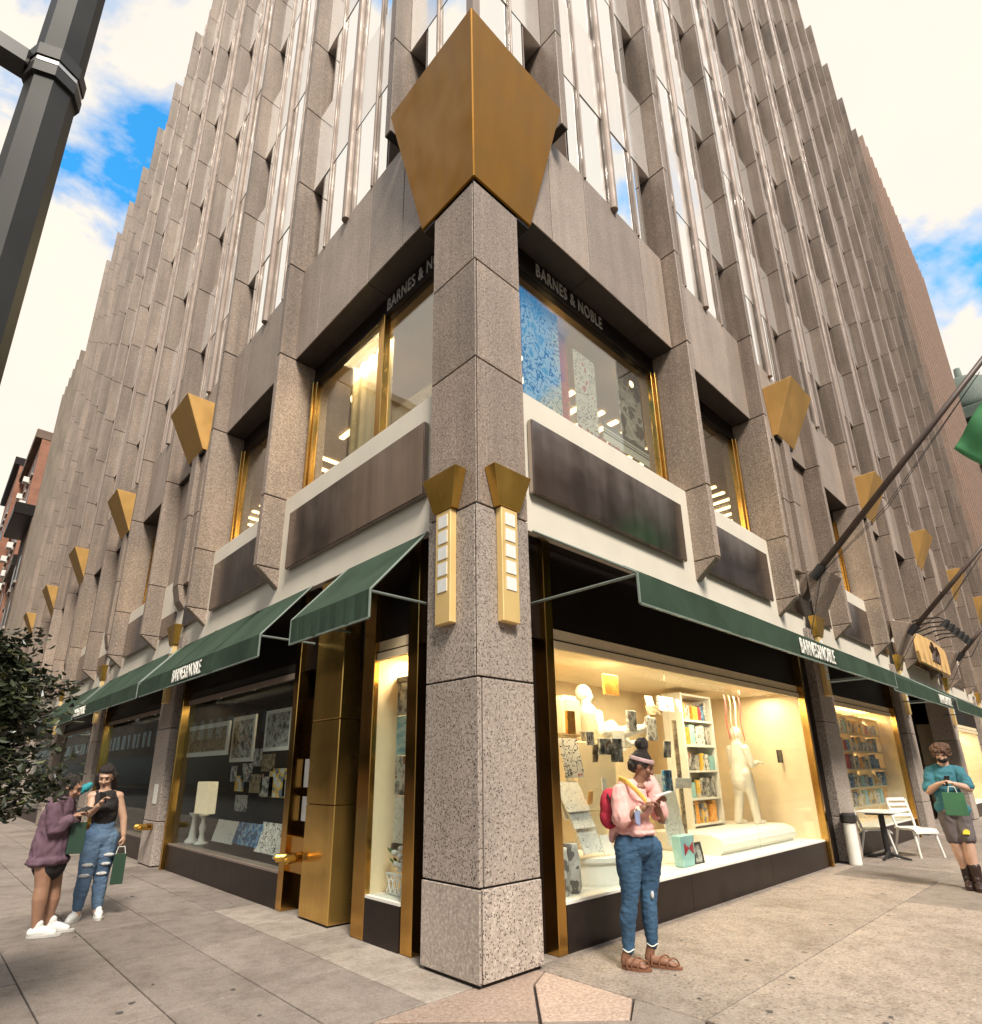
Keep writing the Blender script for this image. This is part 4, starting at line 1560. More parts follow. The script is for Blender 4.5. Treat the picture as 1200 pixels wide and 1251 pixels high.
cloth('band_plaid', (0.55, 0.38, 0.38), var=.4)
cloth('mask_blue', (0.24, 0.27, 0.42))
plain('rip_pale', (0.50, 0.50, 0.50), 0.9, var=0.3, scale=60)
plain('phone_white', (0.75, 0.75, 0.75), 0.25)
plain('phone_black', (0.02, 0.02, 0.022), 0.2)
cloth('jacket_purple', (0.135, 0.075, 0.105))
cloth('black_cloth', (0.016, 0.012, 0.012))
plain('sneaker_white', (0.80, 0.79, 0.76), 0.55, var=0.04)
plain('sole_grey', (0.55, 0.53, 0.50), 0.7)
plain('bag_paper', (0.018, 0.050, 0.028), 0.42, var=0.15)
plain('bag_green', (0.035, 0.125, 0.055), 0.5, var=0.15)
cloth('tee_teal', (0.035, 0.155, 0.20))
cloth('shorts_grey', (0.115, 0.095, 0.10))
plain('emblem_yellow', (0.80, 0.60, 0.06), 0.6)
plain('boot_dark', (0.030, 0.014, 0.011), 0.4)
cloth('cap_teal', (0.03, 0.26, 0.30))
plain('watch_pale', (0.78, 0.70, 0.55), 0.35)


def shoe(t, heel, toe, name, mat, sole, w=.045, h=.07):
    heel, toe = Vector(heel), Vector(toe)
    heel.z = toe.z = 0
    d = (toe - heel).normalized()
    mb = MB()
    mb.cone(heel + Vector((0, 0, .045)), heel + d * .10 + Vector((0, 0, .048)), w * .85, w * .95, 12)
    mb.cone(heel + d * .10 + Vector((0, 0, .045)), toe - d * .045 + Vector((0, 0, .032)), w * .95, w * .66, 12)
    mb.cone(heel + d * .03 + Vector((0, 0, .05)), heel + d * .05 + Vector((0, 0, .05 + h * .6)), w * .8, w * .7, 12)
    me = remeshed(mb, name, mat, .008, 3)
    for v in me.vertices:
        v.co.z = max(v.co.z, .012)
    o = put(name, me, t)
    sd_ = Vector((-d.y, d.x, 0))
    pts = []
    L_ = (toe - heel).length
    for i in range(20):
        a = 2 * PI * i / 20
        u = math.cos(a) * (L_ / 2 + .035) + L_ / 2 - .005
        ww = math.sin(a) * w * 1.02
        p = heel + d * u + sd_ * ww
        pts.append((p.x, p.y, .0015))
    MB().prism(pts, (0, 0, .022)).build('sole', sole, o)
    return o


def paper_bag(corners, D, label, mat, dd=.0, w=.11, yaw=0.3, text=True):
    """carrier bag from its top-left, top-right and bottom pixel; hangs at distance D"""
    (x0, y0), (x1, y1), yb = corners
    a, b_ = at_d(x0, y0, D), at_d(x1, y1, D)
    c = at_d((x0 + x1) / 2, yb, D)
    h = max(.2, a.z - c.z)
    t = thing('paper_bag', label, 'shopping bag', (c.x, c.y, c.z), 'green paper shopping bags')
    ax = (b_ - a)
    ax.z = 0
    wd = ax.length
    ax.normalize()
    nrm = Vector((ax.y, -ax.x, 0))
    if nrm.dot(CAM - a) < 0:
        nrm = -nrm
    o = (a + b_) / 2
    o.z = a.z
    top, bot = [], []
    for sx, sy in ((-1, 1), (1, 1), (1, -1), (-1, -1)):
        bot.append(o + ax * sx * wd / 2 + nrm * sy * w / 2 - Vector((0, 0, h)))
        top.append(o + ax * sx * wd / 2 * .97 + nrm * sy * w / 2 * .55)
    MB().quadbox(bot + top).build('bag_body', mat, t, bevel=.004)
    for sy in (-.25, .25):
        p = [o + ax * -.045 + nrm * w * sy, o + ax * -.03 + nrm * w * sy + Vector((0, 0, .07)), o + ax * .03 + nrm * w * sy + Vector((0, 0, .07)), o + ax * .045 + nrm * w * sy]
        MB().tube(p, .004, 6).build('handle', 'white_print', t)
    me = text_mesh('BARNES & NOBLE', 'white_print', .024, wd * .6, .0006, .01)
    ob = put('lettering', me, t)
    p = o - ax * wd * .3 + nrm * (w / 2 * .62 + .008) - Vector((0, 0, h * .18))
    Rm = Matrix((ax, -nrm, Vector((0, 0, 1)))).transposed()
    ob.matrix_local = Matrix.Translation(p - Vector(t.location)) @ Rm.to_4x4()
    ob.matrix_parent_inverse = Matrix.Identity(4)
    return t


# --- woman in the pink blouse, standing by the lit window, looking down at her phone
D1 = 5.34
J = lambda x, y, dd=0.0: at_d(x, y, D1 + dd)
wp = thing('person', 'person in pink blouse and blue jeans looking at a phone beside the lit window', 'person', (1.2, -.6, 0))
fw = (RT * .93 - Vector((fwd.x, fwd.y, 0)).normalized() * .38)
fw.z = 0
fw.normalize()
hd = (fw + Vector((0, 0, -.42))).normalized()
Rh = frame_from(hd)
hc = J(784, 936)
b = MB()
head_shapes(b, hc, Rh, 1.0)
nk, ch, wst = J(779, 958), J(776, 980), J(777, 1014)
limb(b, [hc + Vector((0, 0, -.05)), nk, ch, wst, J(778, 1034)], [.048, .050, .10, .10, .12])
limb(b, [J(769, 1038, -.06), J(769, 1103, -.07), J(768, 1158, -.05)], [.08, .05, .035])
limb(b, [J(793, 1038, .06), J(792, 1103, .05), J(797, 1150, .06)], [.08, .05, .035])
b.ball(J(780, 961, -.01), (.062, .062, .030), 12, 8)
rs, ls = J(757, 965, -.11), J(795, 957, .11)
re, rw, rg = J(760, 1003, -.17), J(786, 987, -.20), J(800, 978, -.17)
le, lw_, lg = J(808, 1000, .06), J(802, 985, -.03), J(806, 976, -.08)
limb(b, [rs, re, rw], [.052, .043, .027])
limb(b, [ls, le, lw_], [.050, .040, .026])
hand(b, rw, rg, Vector((0, 0, -1)) + RT * .2, .95, 1.1, 1)
hand(b, lw_, lg, RT * .5 + Vector((0, 0, -.6)), .95, 1.2, -1)
for e, (ank, heel, toe) in enumerate(((J(768, 1158, -.05), J(764, 1180, -.05), J(793, 1194, -.08)), (J(797, 1150, .06), J(793, 1170, .06), J(829, 1178, .02)))):
    heel.z, toe.z = .035, .026
    limb(b, [ank + Vector((0, 0, .10)), ank, heel + Vector((0, 0, .025))], [.042, .037, .034])
    dd_ = (toe - heel).normalized()
    limb(b, [heel + Vector((0, 0, .01)), heel + dd_ * .12 + Vector((0, 0, .012)), toe - dd_ * .04], [.032, .034, .026])
    sdv = Vector((-dd_.y, dd_.x, 0))
    for i in range(5):
        p0 = toe - dd_ * .05 + sdv * (.030 - .015 * i)
        b.cone(p0, p0 + dd_ * (.05 - .005 * i), .010, .0085, 6)
put('body', remeshed(b, 'body', 'skin_brown', .0065, 3), wp)
face_details(wp, hc, Rh)
h = MB()
q1 = lambda x, y, z: hc + Rh @ Vector((x, y, z))
h.ball(q1(0, -.020, .036), (.085, .092, .090), 16, 10, Rh)
h.ball(q1(0, -.06, -.01), (.070, .055, .065), 12, 8, Rh)
h.ball(J(784, 909), .056, 14, 9)
h.cone(q1(0, -.025, .11), J(785, 911), .040, .034)
h.ball(q1(0, -.028, .075), (.066, .070, .060), 12, 8, Rh)
put('hair', remeshed(h, 'hair', 'hair_dark', .007, 1, (.006, 40, 34)), wp)
pts = [q1(math.sin(a) * .085, math.cos(a) * .097 - .014, .050 + .012 * math.cos(a)) for a in [2 * PI * i / 28 for i in range(29)]]
hb = MB()
for dz in (-.011, 0, .011):
    hb.tube([p + Rh @ Vector((0, 0, dz)) for p in pts], .0075, 6)
put('headband', remeshed(hb, 'headband', 'band_plaid', .006, 1), wp)
# blouse: loose body, elbow sleeves, flared hem
bl = MB()
limb(bl, [J(774, 972), J(774, 986), J(776, 1003)], [.108, .118, .118], 16)
bl.ball(J(783, 986, -.05), (.095, .10, .085), 12, 8)
limb(bl, [J(762, 963, -.06), J(791, 958, .07)], [.062, .060], 12)
limb(bl, [rs + Vector((0, 0, -.01)), rs + (re - rs) * .45, rs + (re - rs) * .86], [.060, .070, .080], 14)
limb(bl, [ls, ls + (le - ls) * .45, ls + (le - ls) * .8], [.058, .066, .074], 14)
bl.ball(J(776, 1010), (.150, .150, .055), 18, 8)
bl.ball(J(777, 1016), (.158, .158, .030), 18, 8)
limb(bl, [J(752, 1012, .03), J(748, 1025, .04)], [.045, .028], 10)
bm_ = remeshed(bl, 'blouse', 'blouse_pink', .0085, 2, (.011, 15, 6))
put('blouse', bm_, wp)
# jeans
jn = MB()
limb(jn, [J(777, 1016), J(778, 1031)], [.118, .142], 16)
jn.ball(J(768, 1034, .03), (.12, .12, .11), 14, 9)
limb(jn, [J(768, 1036, -.05), J(769, 1062, -.06), J(770, 1085, -.07), J(769.5, 1103, -.07), J(767, 1122, -.06), J(767.5, 1142, -.05), J(768, 1159, -.05)], [.112, .098, .076, .063, .066, .052, .043], 14)
limb(jn, [J(793, 1036, .05), J(793, 1062, .06), J(792.5, 1085, .05), J(792.5, 1103, .04), J(794, 1122, .06), J(796, 1140, .06), J(797, 1153, .06)], [.108, .094, .074, .061, .063, .050, .042], 14)
put('jeans', remeshed(jn, 'jeans', 'denim_dark', .009, 2, (.0055, 14, 26)), wp)
for px, py, r in ((776, 1053, .026), (797, 1093, .030), (778, 1044, .012)):
    p = J(px, py, -.13 if px < 790 else -.02)
    MB().ball(p, (r * .5, .012, r), 9, 6, frame_from(-ray(px, py))).build('ripped_patch', 'rip_pale', wp, smooth=True)
# yellow strap from shoulder to hip, red bag on the back
st = MB()
for o_ in (-.014, 0, .014):
    st.tube([J(757, 958, .06) + Vector((0, 0, o_)), J(757, 951, -.06) + Vector((0, 0, o_)), J(766, 955, -.135) + Vector((0, 0, o_)), J(778, 966, -.165) + Vector((0, 0, o_)), J(790, 979, -.165) + Vector((0, 0, o_))], .010, 6)
put('bag_strap', remeshed(st, 'bag_strap', 'strap_yellow', .007, 2), wp)
rb = thing('shoulder_bag', 'red bag worn on the back of the person in pink', 'bag', J(745, 1010, .05))
bgm = MB()
bgm.ball(J(746, 985, .03), (.09, .09, .15), 14, 9)
bgm.ball(J(745, 998, .03), (.085, .085, .10), 14, 9)
put('bag_body', remeshed(bgm, 'bag_body', 'bag_red', .01, 3), rb)
MB().tube([J(742, 970, -.05), J(748, 985, -.10), J(747, 1008, -.07)], .007, 6).build('bag_seam', 'black_cloth', rb)
ph = thing('phone', 'white phone held by the person in pink', 'phone', J(807, 972, -.12))
pa, pb_ = J(800, 974, -.15), J(815, 969, -.12)
d_ = (pb_ - pa).normalized()
s_ = d_.cross(Vector((0, 0, 1))).normalized()
u_ = s_.cross(d_)
MB().quadbox([pa - s_ * .036, pa + s_ * .036, pa + s_ * .036 + d_ * .14, pa - s_ * .036 + d_ * .14] + [p + u_ * .009 for p in (pa - s_ * .036, pa + s_ * .036, pa + s_ * .036 + d_ * .14, pa - s_ * .036 + d_ * .14)]).build('phone_case', 'phone_white', ph, bevel=.003)
wpos = rw + (re - rw) * .10
MB().tube([wpos, wpos + (re - rw).normalized() * .024], .034, 12).build('wrist_watch', 'watch_pale', wp)
fm = thing('face_mask', 'blue cloth mask dangling from the wrist of the person in pink', 'face mask', J(779, 1000, -.24))
mk = MB()
a0, a1, a2, a3 = J(775, 992, -.25), J(782, 990, -.24), J(783, 1010, -.24), J(777, 1006, -.26)
mk.prism([a0, a1, a2, a3], Vector((fwd.x, fwd.y, 0)) * .02)
mk.build('mask_cloth', 'mask_blue', fm, bevel=.004)
MB().tube([a0, J(778, 984, -.24), a1], .003, 5).build('ear_loop', 'white_print', fm)
# strappy sandals
for heel, toe in ((J(764, 1181, -.05), J(793, 1195, -.08)), (J(793, 1171, .06), J(829, 1179, .02))):
    heel.z = toe.z = 0
    dd_ = (toe - heel).normalized()
    sdv = Vector((-dd_.y, dd_.x, 0))
    L_ = (toe - heel).length
    pts = []
    for i in range(22):
        a = 2 * PI * i / 22
        p = heel + dd_ * (math.cos(a) * (L_ / 2 + .03) + L_ / 2) + sdv * math.sin(a) * .044
        pts.append((p.x, p.y, .001))
    so = MB().prism(pts, (0, 0, .018)).build('sandal', 'sandal_tan', wp)
    for u, hh, r in ((.82, .055, .042), (.55, .072, .042), (.12, .10, .042)):
        c0 = heel + dd_ * L_ * u
        MB().tube([c0 + sdv * r * math.cos(a) + Vector((0, 0, .016 + hh * math.sin(a))) + dd_ * (.04 * math.cos(a) if u > .3 else 0) for a in [PI * i / 10 for i in range(11)]], .0065, 6).build('strap', 'sandal_tan', so)
for an in (J(768, 1160, -.05), J(797, 1153, .06)):
    MB().tube([an + Vector((math.cos(a) * .044, math.sin(a) * .044, .008 * math.sin(3 * a))) for a in [2 * PI * i / 16 for i in range(17)]], .005, 5).build('frayed_hem', 'white_print', wp)

# --- man in the teal shirt leaning over his phone
D2 = 10.25
J = lambda x, y, dd=0.0: at_d(x, y, D2 + dd)
mp_ = thing('person', 'person in teal shirt and grey shorts wearing a black face mask', 'person', (6.9, -1.74, 0))
back = (CAM - J(1150, 920))
back.z = 0
back.normalize()
Rh = frame_from((back + Vector((0, 0, -.55)) - RT * .15).normalized())
hc = J(1150, 921, -.06)
b = MB()
head_shapes(b, hc, Rh, 1.04)
limb(b, [hc + Vector((0, 0, -.06)) - back * .03, J(1153, 936), J(1156, 955), J(1164, 985)], [.058, .065, .13, .13])
rs, ls = J(1137, 942), J(1172, 943)
re, rw, rg = J(1135, 966, -.10), J(1147, 958, -.26), J(1155, 955, -.28)
le, lw_, lg = J(1184, 963, -.12), J(1166, 958, -.26), J(1159, 955, -.28)
limb(b, [rs, re, rw], [.06, .050, .032])
limb(b, [ls, le, lw_], [.06, .050, .032])
hand(b, rw, rg, Vector((0, 0, -1)), 1.0, 1.0, 1)
hand(b, lw_, lg, Vector((0, 0, -1)), 1.0, 1.0, -1)
for hp, kn, an in ((J(1160, 1000), J(1168, 1031, -.05), J(1182, 1068, .0)), (J(1173, 1000), J(1183, 1029, -.08), J(1192, 1068, -.08))):
    limb(b, [hp, kn, kn + (an - kn) * .35, an], [.085, .062, .062, .042])
put('body', remeshed(b, 'body', 'skin_light', .009, 3), mp_)
face_details(mp_, hc, Rh, 1.04)
q1 = lambda x, y, z: hc + Rh @ Vector((x, y, z))
h = MB()
h.ball(q1(0, -.018, .050), (.098, .102, .088), 16, 10, Rh)
for i in range(16):
    a = 2 * PI * i / 16
    h.ball(q1(math.sin(a) * .078, math.cos(a) * .075 - .012, .070 + .018 * math.sin(3 * i)), .034, 8, 6)
for e in (-1, 1):
    h.ball(q1(e * .075, -.02, .0), (.03, .05, .055), 8, 6, Rh)
put('hair', remeshed(h, 'hair', 'hair_brown', .008, 1, (.014, 34, 26)), mp_)
m_ = MB()
m_.ball(q1(0, .055, -.050), (.064, .056, .052), 12, 8, Rh)
put('mask', remeshed(m_, 'mask', 'black_cloth', .008, 2), mp_)
ts = MB()
limb(ts, [J(1154, 948), J(1157, 964, -.03), J(1163, 984)], [.135, .142, .138], 16)
limb(ts, [rs, J(1154, 940), ls], [.066, .080, .066], 14)
limb(ts, [rs, rs + (re - rs) * .45, rs + (re - rs) * .85], [.064, .070, .076])
limb(ts, [ls, ls + (le - ls) * .45, ls + (le - ls) * .85], [.064, .070, .076])
limb(ts, [J(1153, 987), J(1174, 989)], [.10, .10], 14)
put('shirt', remeshed(ts, 'shirt', 'tee_teal', .011, 2, (.013, 9, 8)), mp_)
sh = MB()
limb(sh, [J(1159, 992), J(1171, 994)], [.118, .118], 14)
limb(sh, [J(1158, 998), J(1163, 1012, -.02), J(1166, 1024, -.04)], [.108, .094, .090], 14)
limb(sh, [J(1174, 998), J(1179, 1012, -.04), J(1181.5, 1023, -.07)], [.108, .094, .090], 14)
put('shorts', remeshed(sh, 'shorts', 'shorts_grey', .010, 2, (.012, 12, 6)), mp_)
for dx, hh in ((-3, 5), (-1, 7), (1.5, 7), (3.5, 5)):
    MB().tube([J(1180.5 + dx * .6, 1019, -.165), J(1180.5 + dx, 1019 - hh * .8, -.165)], [.022, .010], 7).build('emblem', 'emblem_yellow', mp_)
for an, to in ((J(1182, 1068), J(1186, 1089, -.2)), (J(1193, 1068, -.08), J(1199, 1092, -.28))):
    he = an.copy()
    he.z = 0
    to.z = 0
    d_ = (to - he).normalized()
    sh_ = shoe(mp_, he, he + d_ * .21, 'boot', 'boot_dark', 'boot_dark', .052, .12)
    limb_b = MB()
    limb_b.cone(he + Vector((0, 0, .08)), he + (an - he).normalized() * .26, .055, .062)
    put('sock', remeshed(limb_b, 'sock', 'boot_dark', .01, 2), mp_)
ph = thing('phone', 'dark phone held by the person in teal shirt', 'phone', J(1156, 954, -.3))
MB().box(-.035, .035, -.005, .005, -.07, .07).build('phone_case', 'phone_black', ph, bevel=.003).location = (0, 0, 0)
ph.children[0].matrix_parent_inverse = Matrix.Identity(4)
ph.rotation_euler = (.5, 0, -.8)
paper_bag(((1150, 968), (1178, 969), 996), D2 - .34, 'green paper bag held in front of the grey shorts', 'bag_green', w=.14)

# --- two women on the side street
D3 = 7.6
J = lambda x, y, dd=0.0: at_d(x, y, D3 + dd)
g1 = thing('person', 'person in oversized purple jacket and black skirt behind the leafy tree', 'person', (-1.95, 4.0, 0))
f1 = (RT * .9 + Vector((fwd.x, fwd.y, 0)).normalized() * .25)
f1.z = 0
f1.normalize()
Rh = frame_from((f1 + Vector((0, 0, -.4))).normalized())
hc = J(87, 963)
b = MB()
head_shapes(b, hc, Rh, 1.0)
limb(b, [hc + Vector((0, 0, -.06)), J(80, 975), J(70, 990), J(64, 1030), J(61, 1050)], [.05, .055, .10, .11, .12])
rs, re, rw, rg = J(66, 984, -.12), J(68, 1014, -.15), J(88, 999, -.16), J(99, 993, -.14)
ls, le, lw_, lg = J(82, 980, .12), J(85, 1008, .12), J(94, 999, .05), J(101, 993, .0)
limb(b, [rs, re, rw], [.05, .042, .027])
limb(b, [ls, le, lw_], [.05, .042, .027])
hand(b, rw, rg, Vector((0, 0, -1)), .95, 1.0, 1)
hand(b, lw_, lg, Vector((0, 0, -1)), .95, 1.0, -1)
for hp, kn, cf, an in ((J(54, 1050, -.06), J(52, 1083, -.06), J(49, 1098, -.07), J(45, 1127, -.06)), (J(68, 1050, .07), J(66, 1083, .08), J(64, 1098, .07), J(59, 1121, .07))):
    limb(b, [hp, kn, cf, an, Vector((an.x, an.y, .06))], [.080, .064, .066, .042, .036])
put('body', remeshed(b, 'body', 'skin_tan', .0075, 3), g1)
face_details(g1, hc, Rh)
q1 = lambda x, y, z: hc + Rh @ Vector((x, y, z))
h = MB()
h.ball(q1(0, -.028, .038), (.088, .095, .092), 14, 9, Rh)
limb(h, [q1(0, -.06, 0), J(76, 975), J(73, 988)], [.085, .08, .055])
put('hair', remeshed(h, 'hair', 'hair_dark', .008, 1, (.009, 45, 8)), g1)
jk = MB()
limb(jk, [J(75, 984), J(69, 1000), J(63, 1025), J(60, 1046)], [.105, .135, .150, .155], 16)
jk.ball(J(59, 1050), (.178, .178, .06), 18, 8)
jk.ball(J(57, 1053), (.175, .175, .04), 18, 8)
limb(jk, [rs, rs + (re - rs) * .5, re, re + (rw - re) * .8], [.070, .074, .068, .050], 14)
limb(jk, [ls, le, le + (lw_ - le) * .8], [.068, .064, .05], 14)
limb(jk, [J(79, 975, .05), J(77, 978, -.06)], [.045, .045])
put('jacket', remeshed(jk, 'jacket', 'jacket_purple', .010, 2, (.016, 10, 6)), g1)
sk = MB()
limb(sk, [J(62, 1040), J(61, 1058)], [.135, .140], 16)
limb(sk, [J(53, 1058), J(69, 1055)], [.095, .095], 12)
put('skirt', remeshed(sk, 'skirt', 'black_cloth', .012, 3), g1)
for he, to in ((J(38, 1143, -.06), J(60, 1144, -.1)), (J(56, 1134, .07), J(76, 1137, .03))):
    he.z = to.z = 0
    d_ = (to - he).normalized()
    shoe(g1, he, he + d_ * .22, 'sneaker', 'sneaker_white', 'sole_grey', .05, .11)
cp = MB()
limb(cp, [J(97, 969, -.01), J(104, 963, .0), J(110, 959, .02)], [.020, .036, .026])
put('scarf', remeshed(cp, 'scarf', 'cap_teal', .008, 2, (.008, 30, 30)), g1)
ph = thing('phone', 'black phone held by the person in the purple jacket', 'phone', J(104, 989, -.05))
MB().box(-.036, .036, -.07, .07, -.005, .005).build('phone_case', 'phone_black', ph, bevel=.003)
ph.children[0].matrix_parent_inverse = Matrix.Identity(4)
ph.rotation_euler = (.3, .2, -.8)
paper_bag(((87, 1005), (107, 1006), 1042), D3 - .06, 'dark green paper bag held by the person in purple jacket', 'bag_paper', w=.13)

D4 = 8.16
J = lambda x, y, dd=0.0: at_d(x, y, D4 + dd)
g2 = thing('person', 'person in black sleeveless top and ripped jeans holding a phone', 'person', (-1.5, 4.5, 0))
f2 = (CAM - J(130, 950))
f2.z = 0
f2.normalize()
Rh = frame_from((f2 - RT * .22 + Vector((0, 0, -.35))).normalized())
hc = J(130, 950)
b = MB()
head_shapes(b, hc, Rh, 1.0)
limb(b, [hc + Vector((0, 0, -.06)), J(129, 966), J(129, 982), J(126, 1002)], [.048, .052, .115, .105])
limb(b, [J(113, 973), J(129, 970), J(145, 973)], [.055, .06, .055])
limb(b, [J(114, 974), J(110, 994, -.10), J(121, 984, -.24)], [.050, .042, .027])
hand(b, J(121, 984, -.24), J(127, 977, -.26), Vector((0, 0, -1)) + RT * .3, .95, .9, 1)
limb(b, [J(145, 974), J(151, 1000, -.02), J(151, 1020, -.06)], [.050, .040, .026])
hand(b, J(151, 1020, -.06), J(151, 1034, -.06), RT * -1.0, .95, 1.5, 1)
limb(b, [J(126, 1002), J(123, 1022)], [.10, .12])
for hp, kn, an in ((J(114, 1024, -.04), J(104, 1069, -.08), J(95, 1110, -.08)), (J(131, 1024), J(124, 1066, .0), J(119, 1106, .0))):
    limb(b, [hp, kn, an], [.085, .05, .036])
    limb(b, [an + Vector((0, 0, .12)), an, Vector((an.x, an.y, .06))], [.045, .040, .036])
put('body', remeshed(b, 'body', 'skin_olive', .0075, 3), g2)
face_details(g2, hc, Rh)
q1 = lambda x, y, z: hc + Rh @ Vector((x, y, z))
h = MB()
h.ball(q1(0, -.035, .045), (.086, .086, .086), 14, 9, Rh)
h.ball(q1(0, .015, .092), (.066, .062, .030), 12, 8, Rh)
for e in (-1, 1):
    limb(h, [q1(e * .078, -.02, .02), q1(e * .085, -.04, -.07), q1(e * .075, -.05, -.17)], [.030, .032, .022])
h.ball(q1(0, -.07, .11), .034, 10, 7)
put('hair', remeshed(h, 'hair', 'hair_dark', .008, 1, (.009, 45, 8)), g2)
tp = MB()
limb(tp, [J(130, 979), J(129, 990), J(127, 1000)], [.128, .128, .122], 16)
tp.ball(J(129, 986, -.05), (.13, .11, .075), 14, 8)
limb(tp, [J(119, 969, -.02), J(121, 982, -.08)], [.026, .035])
limb(tp, [J(140, 969, -.02), J(139, 982, -.08)], [.026, .035])
put('tank_top', remeshed(tp, 'tank_top', 'black_cloth', .009, 3, (.006, 14, 14)), g2)
jn = MB()
limb(jn, [J(126, 1008), J(123, 1022)], [.118, .140], 16)
limb(jn, [J(114, 1024, -.04), J(110, 1046, -.06), J(104, 1070, -.08), J(99, 1090, -.08), J(95, 1109, -.08)], [.108, .094, .070, .066, .048], 14)
limb(jn, [J(131, 1024), J(128, 1046), J(124, 1067), J(121, 1088), J(119, 1105)], [.115, .10, .072, .068, .052], 14)
put('jeans', remeshed(jn, 'jeans', 'denim_light', .010, 2, (.006, 14, 22)), g2)
for px, py, r, dd in ((107, 1057, .055, -.155), (103, 1070, .055, -.150), (133, 1044, .055, -.10), (129, 1055, .05, -.088), (124, 1067, .055, -.07)):
    MB().ball(J(px, py, dd), (r, .014, r * .36), 10, 6, frame_from(-ray(px, py))).build('ripped_patch', 'rip_pale', g2, smooth=True)
for he, to in ((J(94, 1122, -.04), J(81, 1128, -.2)), (J(119, 1117, .02), J(121, 1124, -.18))):
    he.z = to.z = 0
    d_ = (to - he).normalized()
    shoe(g2, he, he + d_ * .20, 'sneaker', 'sneaker_white', 'sole_grey', .046, .06)
ph = thing('phone', 'black phone held up by the person in the sleeveless top', 'phone', J(126, 974, -.27))
MB().box(-.036, .036, -.005, .005, -.07, .07).build('phone_case', 'phone_black', ph, bevel=.003)
ph.children[0].matrix_parent_inverse = Matrix.Identity(4)
ph.rotation_euler = (.7, .3, -.7)
paper_bag(((140, 1043), (155, 1044), 1079), D4 - .06, 'dark green paper bag hanging from the hand beside ripped jeans', 'bag_paper', w=.12)


# ------------------------------------------------------------------ things in the shop windows
def print_mat(name, stops, scale, detail=2, stretch=(1, 1, 1), rough=.5):
    """a printed sheet: blotches of flat ink"""
    m, n, l, b = new_mat(name)
    r = n.new('ShaderNodeValToRGB')
    r.color_ramp.interpolation = 'CONSTANT'
    el = r.color_ramp.elements
    while len(el) < len(stops):
        el.new(.5)
    for e, (p, c) in zip(el, stops):
        e.position = p
        e.color = (*c, 1)
    l.new(noise(n, l, coords(n, l, stretch), scale, detail), r.inputs[0])
    l.new(r.outputs[0], b.inputs['Base Color'])
    b.inputs['Roughness'].default_value = rough


W_, K_ = (.78, .76, .70), (.03, .028, .028)
print_mat('print_sepia', [(0, (.12, .08, .045)), (.42, (.30, .22, .13)), (.52, (.45, .36, .22)), (.6, (.20, .14, .08))], 14, 4)
print_mat('print_grey', [(0, (.10, .09, .08)), (.42, (.30, .29, .27)), (.5, (.50, .48, .44)), (.6, (.22, .2, .18))], 9, 4)
print_mat('print_city', [(0, (.05, .05, .05)), (.40, (.25, .24, .22)), (.50, (.55, .53, .48)), (.60, (.30, .14, .08))], 9, 4)
print_mat('print_line', [(0, W_), (.46, (.25, .25, .25)), (.475, W_), (.545, (.3, .3, .3)), (.555, W_)], 12, 2)
print_mat('print_blue', [(0, (.02, .05, .14)), (.42, (.05, .22, .42)), (.5, (.30, .42, .50)), (.54, (.03, .09, .2))], 7, 3)
print_mat('print_dots', [(0, (.55, .60, .60)), (.36, (.18, .36, .48)), (.43, (.66, .70, .68)), (.53, (.06, .08, .10)), (.57, (.72, .74, .70)), (.66, (.10, .30, .48))], 5.5, 3)
print_mat('print_doodle', [(0, W_), (.43, K_), (.455, W_), (.52, K_), (.545, W_), (.66, (.5, .12, .1))], 6.5, 3)
print_mat('print_portrait', [(0, (.08, .08, .08)), (.45, (.40, .38, .35)), (.55, (.55, .53, .5)), (.62, (.12, .11, .1))], 4.5, 3)
print_mat('print_orange', [(0, (.75, .28, .03)), (.45, (.85, .42, .06)), (.56, (.8, .33, .05))], 8, 2)
print_mat('print_yellow', [(0, (.60, .60, .56)), (.44, (.75, .46, .07)), (.56, (.18, .2, .24))], 7, 2)
print_mat('print_red', [(0, (.38, .02, .03)), (.5, (.5, .05, .06)), (.6, (.3, .02, .02))], 5, 2)
print_mat('print_seascape', [(0, (.22, .42, .48)), (.45, (.36, .55, .58)), (.55, (.50, .64, .64))], 5, 4, (1, 1, 4))
print_mat('print_teal', [(0, (.30, .55, .55)), (.5, (.36, .6, .58))], 4)
print_mat('stripes', [(0, W_), (.5, (.12, .12, .12))], 9, 0, (0.001, 0.001, 3))
plain('parchment', (.72, .62, .42), .8, var=.12, scale=12, emit=((1, .8, .5), .25))
plain('dark_wood', (.035, .02, .014), .5)
plain('mannequin_white', (.80, .76, .68), .45, var=.02)
plain('flower_white', (.80, .79, .74), .7, var=.06)
plain('leaf_green', (.06, .11, .03), .6)


